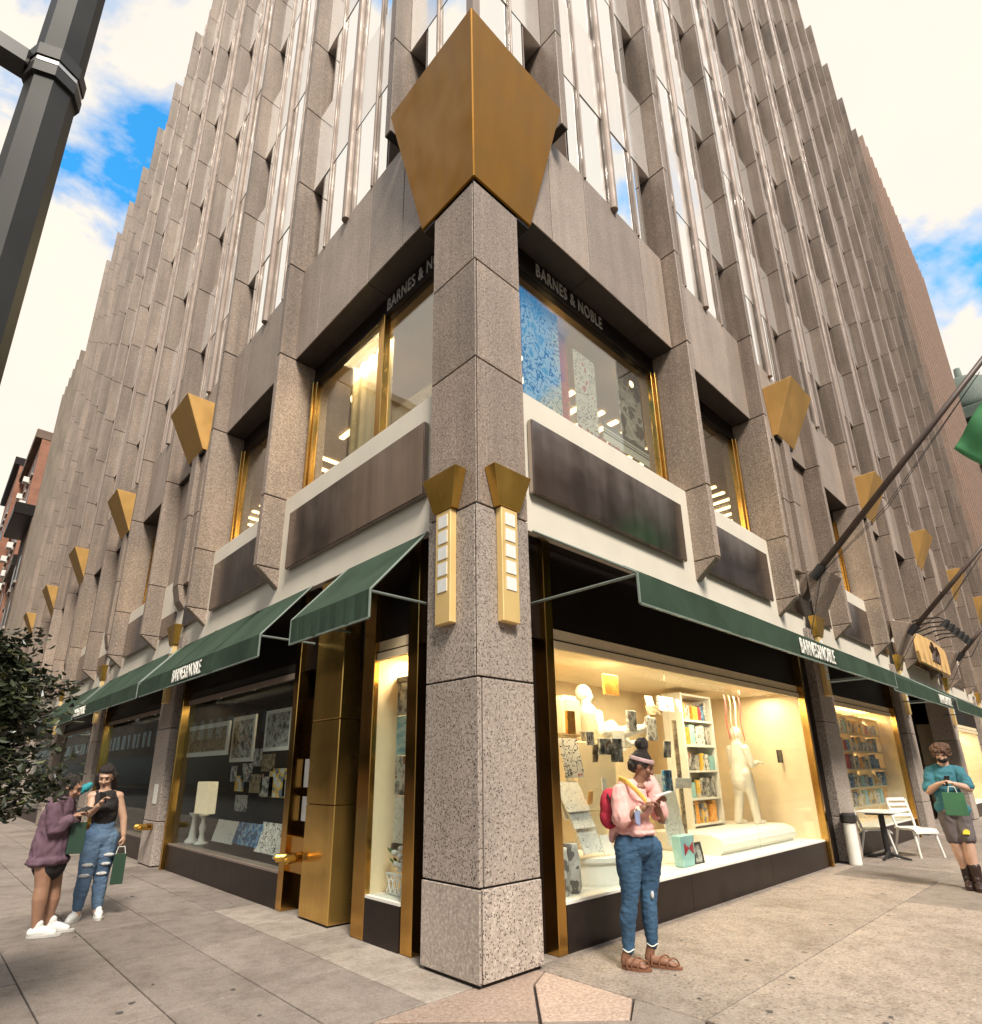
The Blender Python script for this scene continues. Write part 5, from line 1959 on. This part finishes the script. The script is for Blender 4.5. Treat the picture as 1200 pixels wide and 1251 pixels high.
def card(name, label, cat, side, tl, br, d, mat, lean=0.0, th=.02, frame=None, mat2=None, group=None, border=.0, yaw=0.0):
    """a flat board standing or hanging parallel to the shopfront: from its top-left and bottom-right pixel"""
    ax = 1 if side == 'R' else 0
    p0, p1 = at(tl[0], tl[1], ax, d), at(br[0], br[1], ax, d)
    ta, tb = (p0.x, p1.x) if side == 'R' else (p0.y, p1.y)
    t0, t1 = min(ta, tb), max(ta, tb)
    z0, z1 = min(p0.z, p1.z), max(p0.z, p1.z)
    cx, h, w = (t0 + t1) / 2, z1 - z0, max(.05, t1 - t0)
    o = thing(name, label, cat, P(side, cx, d, z0), group)
    q = (lambda x, y, z: Vector((x, y, z))) if side == 'R' else (lambda x, y, z: Vector((y, x, z)))

    def bx(a, b_, y0, y1, c, e, nm, m_):
        mb = MB().quadbox([q(a, y0, c), q(b_, y0, c), q(b_, y1, c), q(a, y1, c), q(a, y0, e), q(b_, y0, e), q(b_, y1, e), q(a, y1, e)])
        ob = put(nm, mb.mesh(nm, m_, bevel=.0015), o)
        ob.matrix_parent_inverse = Matrix.Identity(4)
        return ob
    hw = w / 2
    if border:
        bx(-hw + border, hw - border, -.004, th - .004, border, h - border, 'sheet', mat)
        for a, b_, c, e in ((-hw, hw, 0, border - .001), (-hw, hw, h - border + .001, h), (-hw, -hw + border - .001, border, h - border), (hw - border + .001, hw, border, h - border)):
            bx(a, b_, -.012, th, c, e, 'frame', frame)
    else:
        bx(-hw, hw, 0, th, 0, h, 'sheet' if th < .03 else 'cover', mat)
        if th >= .03:
            bx(-hw + .006, hw - .002, .006, th - .004, h + .0005, h + .004, 'page_block', 'display_white')
    if lean:
        o.rotation_euler = (-lean, 0, yaw) if side == 'R' else (0, lean, yaw)
    else:
        o.rotation_euler = (0, 0, yaw)
    return o


# side-street window: framed prints, hung cards, leaning prints, lamp on a turned stand
card('framed_print', 'wide sepia print in a pale frame hung in the dark window', 'picture', 'L', (231, 889), (277, 922), .215, 'print_sepia', frame='display_white', border=.07)
card('framed_print', 'tall city print in a white mount among hung cards', 'picture', 'L', (287, 877), (308, 930), .40, 'print_city', frame='display_white', border=.06)
card('framed_print', 'tall grey print in a white mount beside the brass post', 'picture', 'L', (327, 869), (354, 916), .34, 'print_grey', frame='display_white', border=.05)
HC = [((283, 936), (287, 955), 'print_grey'), ((288, 948), (296, 967), 'print_yellow'), ((297, 933), (306, 955), 'print_city'), ((310, 915), (318, 936), 'print_grey'),
      ((321, 922), (334, 942), 'print_sepia'), ((306, 946), (319, 969), 'print_sepia'), ((319, 949), (332, 974), 'print_city'), ((330, 939), (347, 975), 'print_yellow'), ((288, 971), (300, 992), 'print_grey'), ((346, 952), (351, 974), 'print_line')]
HL = ['narrow grey card hung in the dark window', 'small yellow card hung in the dark window', 'city card hung under the tall city print', 'small grey card hung beside the city print',
      'sepia card hung below the grey print', 'small sepia card hung mid window', 'city picture card hung beside the yellow poster', 'yellow and grey poster card hung in the dark window', 'lowest small grey card hung on the cord', 'line drawn card hung against the brass post']
for (a_, b_, m_), lb in zip(HC, HL):
    card('print_card', lb, 'card', 'L', a_, b_, .42, m_, th=.015, group='cards hung in the dark window')
for a_, b_, m_, lb in (((261, 1000), (282, 1032), 'print_line', 'white line print leaning on the sill beside the turned stand'),
                       ((286, 1003), (312, 1036), 'print_blue', 'blue print leaning on the window sill between two white ones'),
                       ((313, 1003), (333, 1045), 'print_doodle', 'white print with black curves leaning on the window sill'),
                       ((335, 1022), (345, 1052), 'print_line', 'print leaning on the sill against the brass post')):
    card('leaning_print', lb, 'picture', 'L', a_, b_, .36, m_, lean=.28, th=.02, group='prints leaning on the window sill')
MB().tube([P('L', 5.4, .46, .42), P('L', 5.4, .46, 2.55)], .005, 5)
lmp = thing('table_lamp', 'lamp with glowing parchment shade on a white turned stand', 'lamp', P('L', 7.05, .55, .39))
c_ = P('L', 6.95, .42, .386)
MB().lathe(c_, [(.11, 0), (.11, .03), (.05, .06), (.035, .16), (.055, .26), (.03, .34), (.03, .40), (.08, .43), (.08, .45)], 14).build('stand', 'display_white', lmp, smooth=True)
fbox(MB(), 'L', 6.70, 7.20, .34, .50, .85, 1.34).build('shade', 'parchment', lmp, bevel=.01)
st2 = thing('turned_stand', 'white turned stand beside the parchment lamp', 'stand', P('L', 7.35, .45, .39))
MB().lathe(P('L', 7.32, .42, .386), [(.12, 0), (.11, .04), (.06, .10), (.04, .25), (.03, .40), (.09, .45), (.09, .47)], 14).build('column', 'display_white', st2, smooth=True)
st2.location = P('L', 7.32, .42, .386)
# narrow display: tall framed poster and a lattice box of white flowers
fp = thing('framed_poster', 'tall dark framed poster in the narrow lit display', 'picture', P('L', 1.55, .62, .75))
fz = (.80, 1.24, 1.62, 2.02, 2.36)
PT = at(473, 920, 0, .39).y
for (z0, z1), m_ in zip(zip(fz, fz[1:]), ('print_line', 'print_city', 'print_seascape', 'print_grey')):
    fbox(MB(), 'L', 1.02, PT - .05, .405, .42, z0 + .002, z1 - .002).build('picture_field', m_, fp)
for a_, b_, c0, c1 in ((PT - .05, PT, .74, 2.42), (.98, 1.02, .74, 2.42), (1.02, PT - .05, .74, .798), (1.02, PT - .05, 2.362, 2.42)):
    fbox(MB(), 'L', a_, b_, .385, .44, c0, c1).build('frame', 'dark_wood', fp, bevel=.004)
fb_ = thing('flower_box', 'white lattice planter of white flowers in the narrow display', 'planter', P('L', 1.35, .32, .39))
fbox(MB(), 'L', 1.14, 1.52, .26, .42, .385, .41).build('tray', 'white_plastic', fb_)
for i in range(6):
    u = 1.14 + i * .065
    for sg_ in (-1, 1):
        MB().tube([P('L', u + (.0 if sg_ > 0 else .065), .25, .40), P('L', u + (.065 if sg_ > 0 else 0), .25, .55)], .008, 5).build('lattice_slat', 'white_plastic', fb_)
fbox(MB(), 'L', 1.12, 1.54, .24, .265, .55, .57).build('rim', 'white_plastic', fb_)
rng = random.Random(5)
for i in range(26):
    p = P('L', rng.uniform(1.16, 1.50), rng.uniform(.27, .40), rng.uniform(.60, .78))
    MB().ball(p, (.035, .035, .026), 8, 5).build('flower', 'flower_white', fb_, smooth=True)
for i in range(14):
    p = P('L', rng.uniform(1.14, 1.54), rng.uniform(.25, .40), rng.uniform(.57, .74))
    MB().poly([p, p + Vector((.02, .03, .03)), p + Vector((0, .07, .05)), p + Vector((-.02, .03, .03))]).build('leaf', 'leaf_green', fb_)


# avenue window
def mannequin(label, build, loc):
    t = thing('mannequin', label, 'mannequin', loc)
    b = MB()
    build(b)
    put('figure', remeshed(b, 'figure', 'mannequin_white', .012, 3), t)
    return t


Zf = .386


def standing(b):
    o = Vector((6.75, .95, Zf + .24))
    f = Vector((.95, -.3, 0)).normalized()
    r = Vector((f.y, -f.x, 0))
    R = frame_from(f)
    head_shapes(b, o + Vector((0, 0, 1.38)) + f * .03, R, .92)
    b.ball(o + Vector((0, 0, 1.42)), (.088, .09, .10), 12, 8, R)
    limb(b, [o + Vector((0, 0, 1.30)), o + Vector((0, 0, 1.20)), o + Vector((0, 0, 1.02)), o + Vector((0, 0, .80))], [.05, .10, .125, .13])
    for e in (-1, 1):
        s0 = o + r * e * .16 + Vector((0, 0, 1.16))
        el = o + r * e * .2 + f * .05 + Vector((0, 0, .90))
        wr = o + r * e * .10 + f * .30 + Vector((0, 0, .92 + .02 * e))
        limb(b, [s0, el, wr], [.062, .05, .035])
        hand(b, wr, wr + f * .1, Vector((0, 0, -1)), 1.0, .6, e)
        hp = o + r * e * .085 + Vector((0, 0, .76))
        kn = o + r * e * .09 + f * (.05 + .04 * e) + Vector((0, 0, .42))
        an = o + r * e * .10 + f * (.02 + .10 * e) + Vector((0, 0, .06))
        limb(b, [hp, kn, an], [.11, .075, .06])
        limb(b, [an - f * .02 + Vector((0, 0, -.025)), an + f * .16 + Vector((0, 0, -.035))], [.045, .03])
    limb(b, [o + Vector((0, 0, .85)), o + Vector((0, 0, .66))], [.14, .165])


mannequin('white standing mannequin in a tunic on the rounded plinth', standing, (6.75, .95, Zf + .24))


def reclining(b):
    o = Vector((2.75, 1.0, 1.84))
    f = Vector((1, -.1, 0))
    R = frame_from(Vector((.8, -.6, 0)))
    hc_ = o + Vector((.0, 0, .52))
    head_shapes(b, hc_, R, .95)
    b.ball(hc_ + Vector((-.01, .02, .03)), (.09, .10, .105), 12, 8, R)
    limb(b, [hc_ + Vector((0, 0, -.08)), o + Vector((.03, 0, .30)), o + Vector((.10, 0, .12)), o + Vector((.22, 0, .02))], [.05, .12, .125, .13])
    limb(b, [o + Vector((.22, -.08, .02)), o + Vector((.70, -.12, .10)), o + Vector((1.16, -.1, .16))], [.11, .075, .05])
    limb(b, [o + Vector((.22, .10, .02)), o + Vector((.66, .10, .18)), o + Vector((1.0, .08, -.05))], [.11, .075, .05])
    limb(b, [o + Vector((1.16, -.1, .16)), o + Vector((1.22, -.12, .30))], [.045, .03])
    limb(b, [o + Vector((1.0, .08, -.05)), o + Vector((1.14, .06, -.02))], [.045, .03])
    for e in (-1, 1):
        s0, el, wr = o + Vector((.03, e * .16, .27)), o + Vector((-.02, e * .24, .05)), o + Vector((.22, e * .18, .08))
        limb(b, [s0, el, wr], [.058, .048, .034])
        hand(b, wr, wr + Vector((.1, 0, .02)), Vector((0, 0, -1)), 1.0, .5, e)


mannequin('white reclining mannequin reading high up in the lit window', reclining, (2.75, 1.0, 1.84))
ac = thing('armchair', 'cream block armchair under the reclining mannequin', 'armchair', (2.6, 1.05, Zf))
MB().box(2.22, 3.05, .80, 1.35, 1.0, 1.82).build('seat', 'display_cream', ac, bevel=.05, seg=3)
MB().box(2.10, 2.45, .82, 1.33, 1.82, 2.30).build('backrest', 'display_cream', ac, bevel=.05, seg=3)
MB().box(2.35, 2.95, .95, 1.25, Zf, 1.0).build('pedestal', 'display_cream', ac)
pl = thing('plinth', 'white plinth with rounded front under the standing mannequin', 'plinth', (5.8, .8, Zf))
pf = [(.48, Zf), (.42, Zf + .06), (.41, Zf + .13), (.46, Zf + .20), (.58, Zf + .24), (1.5, Zf + .24), (1.5, Zf)]
fprism(MB(), 'R', pf, 4.75, 7.25).build('slab_body', 'display_white', pl, bevel=.004)
bs = thing('bookshelf', 'tall white bookshelf behind the standing mannequin', 'bookshelf', (5.9, 1.3, Zf))
bx0, bx1, by0, by1 = 5.35, 6.35, 1.12, 1.45
MB().box(bx0, bx0 + .04, by0, by1, Zf + .24, 2.62).build('side_panel', 'display_white', bs)
MB().box(bx1 - .04, bx1, by0, by1, Zf + .24, 2.62).build('side_panel', 'display_white', bs)
shz = [.66, 1.02, 1.42, 1.80, 2.18, 2.58]
for z in shz:
    MB().box(bx0 + .041, bx1 - .041, by0, by1, z, z + .03).build('shelf', 'display_white', bs)
MB().box(bx0 + .041, bx1 - .041, by1 - .02, by1 - .002, Zf + .24, 2.6).build('back_panel', 'display_cream', bs)
bm_names = ['print_city', 'print_blue', 'print_orange', 'print_red', 'print_grey', 'print_yellow', 'print_doodle', 'print_teal']
bnames = {'print_city': 'brown and grey', 'print_blue': 'dark blue', 'print_orange': 'orange', 'print_red': 'red', 'print_grey': 'grey', 'print_yellow': 'yellow', 'print_doodle': 'white scribbled', 'print_teal': 'pale teal'}
rown = ['lowest', 'second', 'third', 'fourth', 'top']
seen = {}
for ri, z in enumerate(shz[:-1]):
    x = bx0 + .07
    nb0 = 0
    while x < bx1 - .16:
        w_, h_ = rng.uniform(.06, .17), rng.uniform(.20, .31)
        m_ = rng.choice(bm_names)
        nb0 = nb0 + 1
        lb = '%s book, %s from the corner end of the %s shelf, white bookshelf' % (bnames[m_], ORD[min(nb0 - 1, 20)], rown[ri])
        bk = thing('book', lb, 'book', (x, by0 + .05, z + .031), 'books on the white bookshelf')
        MB().box(x, x + w_, by0 + .03, by0 + .16, z + .031, z + .031 + h_).build('cover', m_, bk, bevel=.002)
        x += w_ + rng.choice([.004, .004, .05, .10])
BKS = [((738, 823), (757, 850), .60, 'print_orange', 'bright orange book hung above the reclining mannequin'),
       ((767, 868), (779, 894), .62, 'print_grey', 'dark cover hung beside the mannequin knees'),
       ((733, 902), (748, 922), .50, 'print_city', 'dark book cover floating under the armchair'),
       ((748, 902), (762, 931), .50, 'print_city', 'second dark book cover floating under the armchair'),
       ((811, 941), (823, 967), .40, 'print_blue', 'deep blue book behind the phone of the person in pink'),
       ((693, 868), (704, 897), .40, 'print_orange', 'orange and black book low on the armchair side'),
       ((790, 876), (804, 905), .8, 'print_grey', 'grey book cover hung past the mannequin feet'),
       ((806, 978), (816, 1006), .45, 'print_city', 'dark book beside the arm of the person in pink'),
       ((804, 850), (824, 870), 1.0, 'print_doodle', 'white lettered strip above the mannequin feet')]
for a_, b_, d_, m_, lb in BKS:
    card('book', lb, 'book', 'R', a_, b_, d_, m_, th=.035, group='books hung in the lit window')
BDS = [((692, 950), (722, 990), .40, .5, 'print_line', 'scribbled white board leaning at the brass post, uppermost'), ((700, 962), (728, 1010), .36, .45, 'print_line', 'scribbled white board leaning at the brass post, middle'),
       ((712, 990), (738, 1040), .32, .4, 'print_line', 'scribbled white board leaning at the brass post, lowest'), ((690, 900), (715, 950), .55, .2, 'print_doodle', 'white doodled board above the leaning boards'),
       ((738, 1020), (752, 1042), .30, .3, 'display_white', 'small blank white board beside the jeans'), ((810, 945), (840, 1030), .55, .15, 'print_line', 'tall pale board covered in fine drawing behind the phone'),
       ((826, 880), (838, 1035), .75, .0, 'print_sepia', 'tall ruler-like cream panel left of the bookshelf'), ((690, 975), (706, 1000), .45, .3, 'display_white', 'folded blank card by the brass post')]
BDS[6] = BDS[6][:5] + ('tall ruler-like cream panel beside the bookshelf',)
for a_, b_, d_, ln, m_, lb in BDS:
    card('display_board', lb, 'board', 'R', a_, b_, d_, m_, lean=ln, th=.018, group='boards in the lit window')
rp = random.Random(11)
PG = {'print_line': 'scribbled white', 'print_doodle': 'black doodled', 'display_white': 'blank white', 'print_grey': 'mottled grey', 'print_sepia': 'sepia', 'print_orange': 'orange', 'print_city': 'dark city'}
pgs = []
for i in range(20):
    px, py = rp.uniform(688, 832), rp.uniform(835, 1030)
    if px < 760 and py < 875:
        py += 55
    if 735 < px < 805 and py > 905:
        px = rp.choice([rp.uniform(690, 732), rp.uniform(808, 832)])
    pgs.append((px, py, rp.uniform(7, 13), rp.uniform(12, 24), rp.uniform(.4, 1.1), rp.choice(['print_line', 'print_line', 'print_doodle', 'print_sepia', 'print_grey', 'print_sepia', 'print_orange', 'print_city']), rp.uniform(-.5, .5), rp.uniform(-.2, .3)))
cnt = {}
for px, py, w_, h_, d_, m_, yw, ln in sorted(pgs):
    cnt[m_] = cnt.get(m_, 0) + 1
    card('loose_page', '%s %s loose page from the brass post, hung among the window props' % (ORD[cnt[m_] - 1], PG[m_]), 'page', 'R', (px, py), (px + w_, py + h_), d_, m_,
         th=.012, group='loose pages hung in the lit window', yaw=yw, lean=ln)
dm = thing('drum_table', 'low white oval drum behind the jeans in the lit window', 'stand', (2.0, .5, Zf))
MB().lathe((2.05, .52, Zf), [(.30, 0), (.31, .03), (.31, .20), (.34, .22), (.34, .26)], 24).build('drum', 'display_white', dm, smooth=False)
for x_, y_, r_, h_, m_, lb in ((1.30, .30, .075, .40, 'print_grey', 'tall grey vase next to the brass post'), (1.48, .34, .10, .42, 'print_portrait', 'stout grey vase in the lit window')):
    v_ = thing('vase', lb, 'vase', (x_, y_, Zf))
    MB().lathe((x_, y_, Zf), [(r_ * .8, 0), (r_, h_ * .1), (r_ * .95, h_ * .7), (r_ * .75, h_ * .9), (r_ * .8, h_)], 16).build('pot', m_, v_, smooth=True)
tb = thing('tote_bag', 'pale teal tote bag with a red bow standing in the window', 'bag', (3.0, .35, Zf))
tx = at(838, 1050, 1, .35).x
MB().quadbox([(tx - .14, .30, Zf), (tx + .12, .30, Zf), (tx + .12, .42, Zf), (tx - .14, .42, Zf), (tx - .18, .30, Zf + .34), (tx + .16, .30, Zf + .34), (tx + .16, .42, Zf + .34), (tx - .18, .42, Zf + .34)]).build('bag_body', 'print_teal', tb, bevel=.01)
for e in (-1, 1):
    MB().prism([(tx, .292, Zf + .20), (tx + e * .10, .292, Zf + .26), (tx + e * .10, .292, Zf + .13)], (0, .006, 0)).build('bow_loop', 'print_red', tb)
card('small_frame', 'small black framed picture standing on the window floor', 'picture', 'R', (847, 1030), (861, 1055), .34, 'print_grey', lean=.15, frame='black_iron', border=.025)
sc_ = card('tablet_screen', 'small bright screen held before the standing mannequin', 'screen', 'R', (950, 916), (966, 932), .55, 'phone_black', th=.025)
# hanging paper streamers above the mannequin
for i, (x_, m_) in enumerate(((6.15, 'print_red'), (6.32, 'print_yellow'), (6.5, 'display_white'), (6.68, 'print_red'))):
    lb = ['dark red paper streamer', 'yellow paper streamer', 'white paper streamer', 'pale red paper streamer'][i] + ' hanging above the standing mannequin'
    t_ = thing('paper_streamer', lb, 'streamer', (x_, .8, 1.9), 'paper streamers in the lit window')
    mb = MB()
    for k in range(8):
        z0_, z1_ = 2.62 - k * .09, 2.62 - (k + 1) * .09
        mb.poly([(x_ + .03 * math.sin(k), .8, z0_), (x_ + .09 + .03 * math.sin(k), .82, z0_), (x_ + .09 + .03 * math.sin(k + 1), .82, z1_), (x_ + .03 * math.sin(k + 1), .8, z1_)])
    mb.build('paper', m_, t_)
# second bay of the avenue: shelves of books seen through the glass
s2 = thing('bookshelf', 'wide cream bookshelf behind the bistro table window', 'bookshelf', (11.5, .55, Zf))
for i in range(6):
    MB().box(9.9, 13.2, .42, .66, .7 + i * .36, .73 + i * .36).build('shelf', 'display_cream', s2)
for x_ in (9.9, 10.95, 12.0, 13.16):
    MB().box(x_, x_ + .04, .42, .66, .5, 2.55).build('upright', 'display_cream', s2)
n2 = 0
for i in range(5):
    x = 10.0
    n2 = 0
    while x < 12.9:
        w_ = rng.uniform(.10, .26)
        m_ = rng.choice(bm_names)
        n2 += 1
        bk = thing('book', '%s book, %s from the corner end of the %s shelf, wide cream bookshelf' % (bnames[m_], ORD[min(n2 - 1, 20)], rown[i]), 'book', (x, .45, .731 + i * .36), 'books on the wide cream bookshelf')
        MB().box(x, x + w_, .44, .57, .731 + i * .36, .731 + i * .36 + rng.uniform(.18, .30)).build('cover', m_, bk)
        x += w_ + rng.uniform(.01, .15)

# upper window on the avenue: posters, stripes, globe lamps
UP_ = [((636, 352), (690, 540), .50, 'print_dots', 'pale blue dotted poster in the upper window by the corner column'), ((637, 485), (672, 525), .47, 'print_blue', 'dark blue crowd poster low in the upper window'),
       ((700, 425), (735, 560), .52, 'print_doodle', 'white poster of black doodles in the upper window'), ((752, 440), (790, 560), .56, 'print_portrait', 'grey portrait poster in the upper window'),
       ((737, 515), (795, 572), .48, 'stripes', 'striped panel at the foot of the upper window'), ((676, 400), (698, 520), .58, 'print_red', 'red and grey guitar poster between the blue and doodle posters')]
for a_, b_, d_, m_, lb in UP_:
    card('poster', lb, 'poster', 'R', a_, b_, d_, m_, th=.012, group='posters in the upper window')
put_text('poster_lettering', 'R', 'MUSIC', 'print_red', 2.75, .470, 5.62, .30, .95, bld, bold=.02)
rbn = thing('red_banner', 'red banner across the top of the upper window', 'banner', (1.3, .6, 7.1))
MB().prism([(.80, .62, 7.42), (1.9, .62, 7.42), (1.75, .62, 7.18), (.80, .62, 7.0)], (0, .01, 0)).build('cloth', 'print_red', rbn)
for x_, y_, lb in ((1.98, .75, 'glowing globe lamp behind the upper window lettering'), (3.85, .62, 'small glowing lamp in the upper window by the brass jamb')):
    gl_ = thing('globe_lamp', lb, 'lamp', (x_, y_, 7.2), 'globe lamps in the upper window')
    MB().ball((x_, y_, 7.22), .13 if x_ < 3 else .085, 14, 9).build('globe', 'lamp_globe', gl_, smooth=True)
    MB().tube([(x_, y_, 7.3), (x_, y_, 7.47)], .01, 6).build('stem', 'brass', gl_)
# side street upper window: pale curtain panel
cu = thing('curtain', 'pale gold curtain panel in the upper window on the side street', 'curtain', P('L', 2.7, .6, ZS))
mb = MB()
for k in range(24):
    u0, u1 = 2.36 + k * .045, 2.36 + (k + 1) * .045
    y0_, y1_ = .62 + .02 * math.sin(k * 1.3), .62 + .02 * math.sin((k + 1) * 1.3)
    mb.poly([P('L', u0, y0_, ZS), P('L', u1, y1_, ZS), P('L', u1, y1_, ZBB - .3), P('L', u0, y0_, ZBB - .3)])
plain('curtain_gold', (.78, .62, .36), .6, var=.08)
mb.build('cloth', 'curtain_gold', cu, smooth=True)
for x_, y_, lb in ((1.0, 5.9, 'globe lamp in the narrow upper window on the side street'), (.9, 3.75, 'globe lamp beside the curtain in the upper window')):
    gl_ = thing('globe_lamp', lb, 'lamp', (x_, y_, 7.2), 'globe lamps in the upper window')
    MB().ball((x_, y_, 7.2), .12, 14, 9).build('globe', 'lamp_globe', gl_, smooth=True)
    MB().tube([(x_, y_, 7.3), (x_, y_, 7.47)], .01, 6).build('stem', 'brass', gl_)

# ------------------------------------------------------------------ street furniture and fittings
def standpipe(loc, nrm, side_v, label, big=False):
    t = thing('standpipe', label, 'standpipe', loc)
    loc, n_, s_ = Vector(loc), Vector(nrm), Vector(side_v)
    MB().tube([loc, loc + n_ * .10], .055, 14).build('collar', 'brass', t, smooth=False)
    for e in (-1, 1):
        MB().tube([loc + n_ * .08, loc + n_ * .13 + s_ * e * .075], .042, 12).build('branch', 'brass', t)
        MB().tube([loc + n_ * .12 + s_ * e * .07, loc + n_ * .22 + s_ * e * .12], .046, 12).build('cap', 'cup_gold', t)
        MB().ball(loc + n_ * .225 + s_ * e * .122, .022, 8, 6).build('cap_knob', 'cup_gold', t)
    return t


MB().box(.08, .095, 3.0, 3.34, .42, .72)
standpipe((.12, 3.02, .58), (-1, 0, 0), (0, 1, 0), 'polished brass standpipe with two caps beside the brass pier')
MB().box(.13, .30, 2.93, 3.34, .40, .78).build('standpipe_plate', 'brass', bld, bevel=.01)
standpipe((-.015, 8.1, .62), (-1, 0, 0), (0, 1, 0), 'small brass standpipe on the granite column behind the women')
MB().box(-.012, -.002, 8.1, 8.3, .98, 1.3).build('notice', 'white_print', bld)

bn = thing('ash_bin', 'white cylindrical ash bin with black lid beside the granite column', 'bin', (8.02, -.13, 0))
MB().lathe((8.02, -.13, 0), [(.085, 0), (.09, .02), (.09, .60), (.085, .62)], 20).build('drum', 'white_plastic', bn, smooth=False)
MB().lathe((8.02, -.13, 0), [(.10, .622), (.115, .64), (.115, .74), (.08, .77)], 20).build('lid', 'black_iron', bn)

tbl = thing('bistro_table', 'white topped bistro table on a black pedestal', 'table', (9.1, -.32, 0))
MB().box(8.75, 9.55, -.62, -.02, .735, .76).build('table_top', 'white_plastic', tbl, bevel=.006)
MB().tube([(9.12, -.32, .02), (9.12, -.32, .735)], .045, 12).build('pedestal', 'black_iron', tbl)
for dx, dy in ((1, 0), (-1, 0), (0, 1), (0, -1)):
    MB().tube([(9.12, -.32, .10), (9.12 + dx * .2, -.32 + dy * .2, .035), (9.12 + dx * .32, -.32 + dy * .32, .015)], [.03, .024, .014], 8).build('foot', 'black_iron', tbl)
MB().box(8.9, 9.35, -.5, -.14, .70, .733).build('top_plate', 'black_iron', tbl)


def chair(c, yaw, label):
    t = thing('cafe_chair', label, 'chair', (c[0], c[1], 0), 'white cafe chairs')
    Rz = Matrix.Rotation(yaw, 3, 'Z')
    q = lambda x, y, z: Vector((c[0], c[1], 0)) + Rz @ Vector((x, y, z))
    # seat curves down at the front edge
    prof = [(-.22, .47), (-.10, .455), (.10, .46), (.20, .45), (.24, .41)]
    mb = MB()
    for (y0, z0), (y1, z1) in zip(prof, prof[1:]):
        mb.quadbox([q(-.21, y0, z0 - .03), q(.21, y0, z0 - .03), q(.21, y1, z1 - .03), q(-.21, y1, z1 - .03), q(-.21, y0, z0), q(.21, y0, z0), q(.21, y1, z1), q(-.21, y1, z1)])
    mb.build('seat', 'white_plastic', t)
    for e in (-1, 1):
        MB().tube([q(e * .19, .17, .44), q(e * .22, .25, 0)], [.022, .016], 8).build('leg', 'white_plastic', t)
        MB().tube([q(e * .19, -.17, .45), q(e * .22, -.30, 0)], [.022, .016], 8).build('leg', 'white_plastic', t)
        MB().tube([q(e * .18, -.20, .46), q(e * .19, -.25, .65), q(e * .18, -.31, .92)], .020, 8).build('back_post', 'white_plastic', t)
    for i in range(4):
        z = .63 + i * .088
        MB().quadbox([q(-.17, -.255 - i * .02, z), q(.17, -.255 - i * .02, z), q(.17, -.235 - i * .02, z), q(-.17, -.235 - i * .02, z), q(-.17, -.268 - i * .02, z + .05), q(.17, -.268 - i * .02, z + .05), q(.17, -.248 - i * .02, z + .05), q(-.17, -.248 - i * .02, z + .05)]).build('back_slat', 'white_plastic', t)
    return t


chair((9.85, -.62), 2.5, 'white slatted cafe chair with its back to the street table')
chair((9.35, .02 - .12), 3.6, 'white slatted cafe chair half hidden by the bistro table')
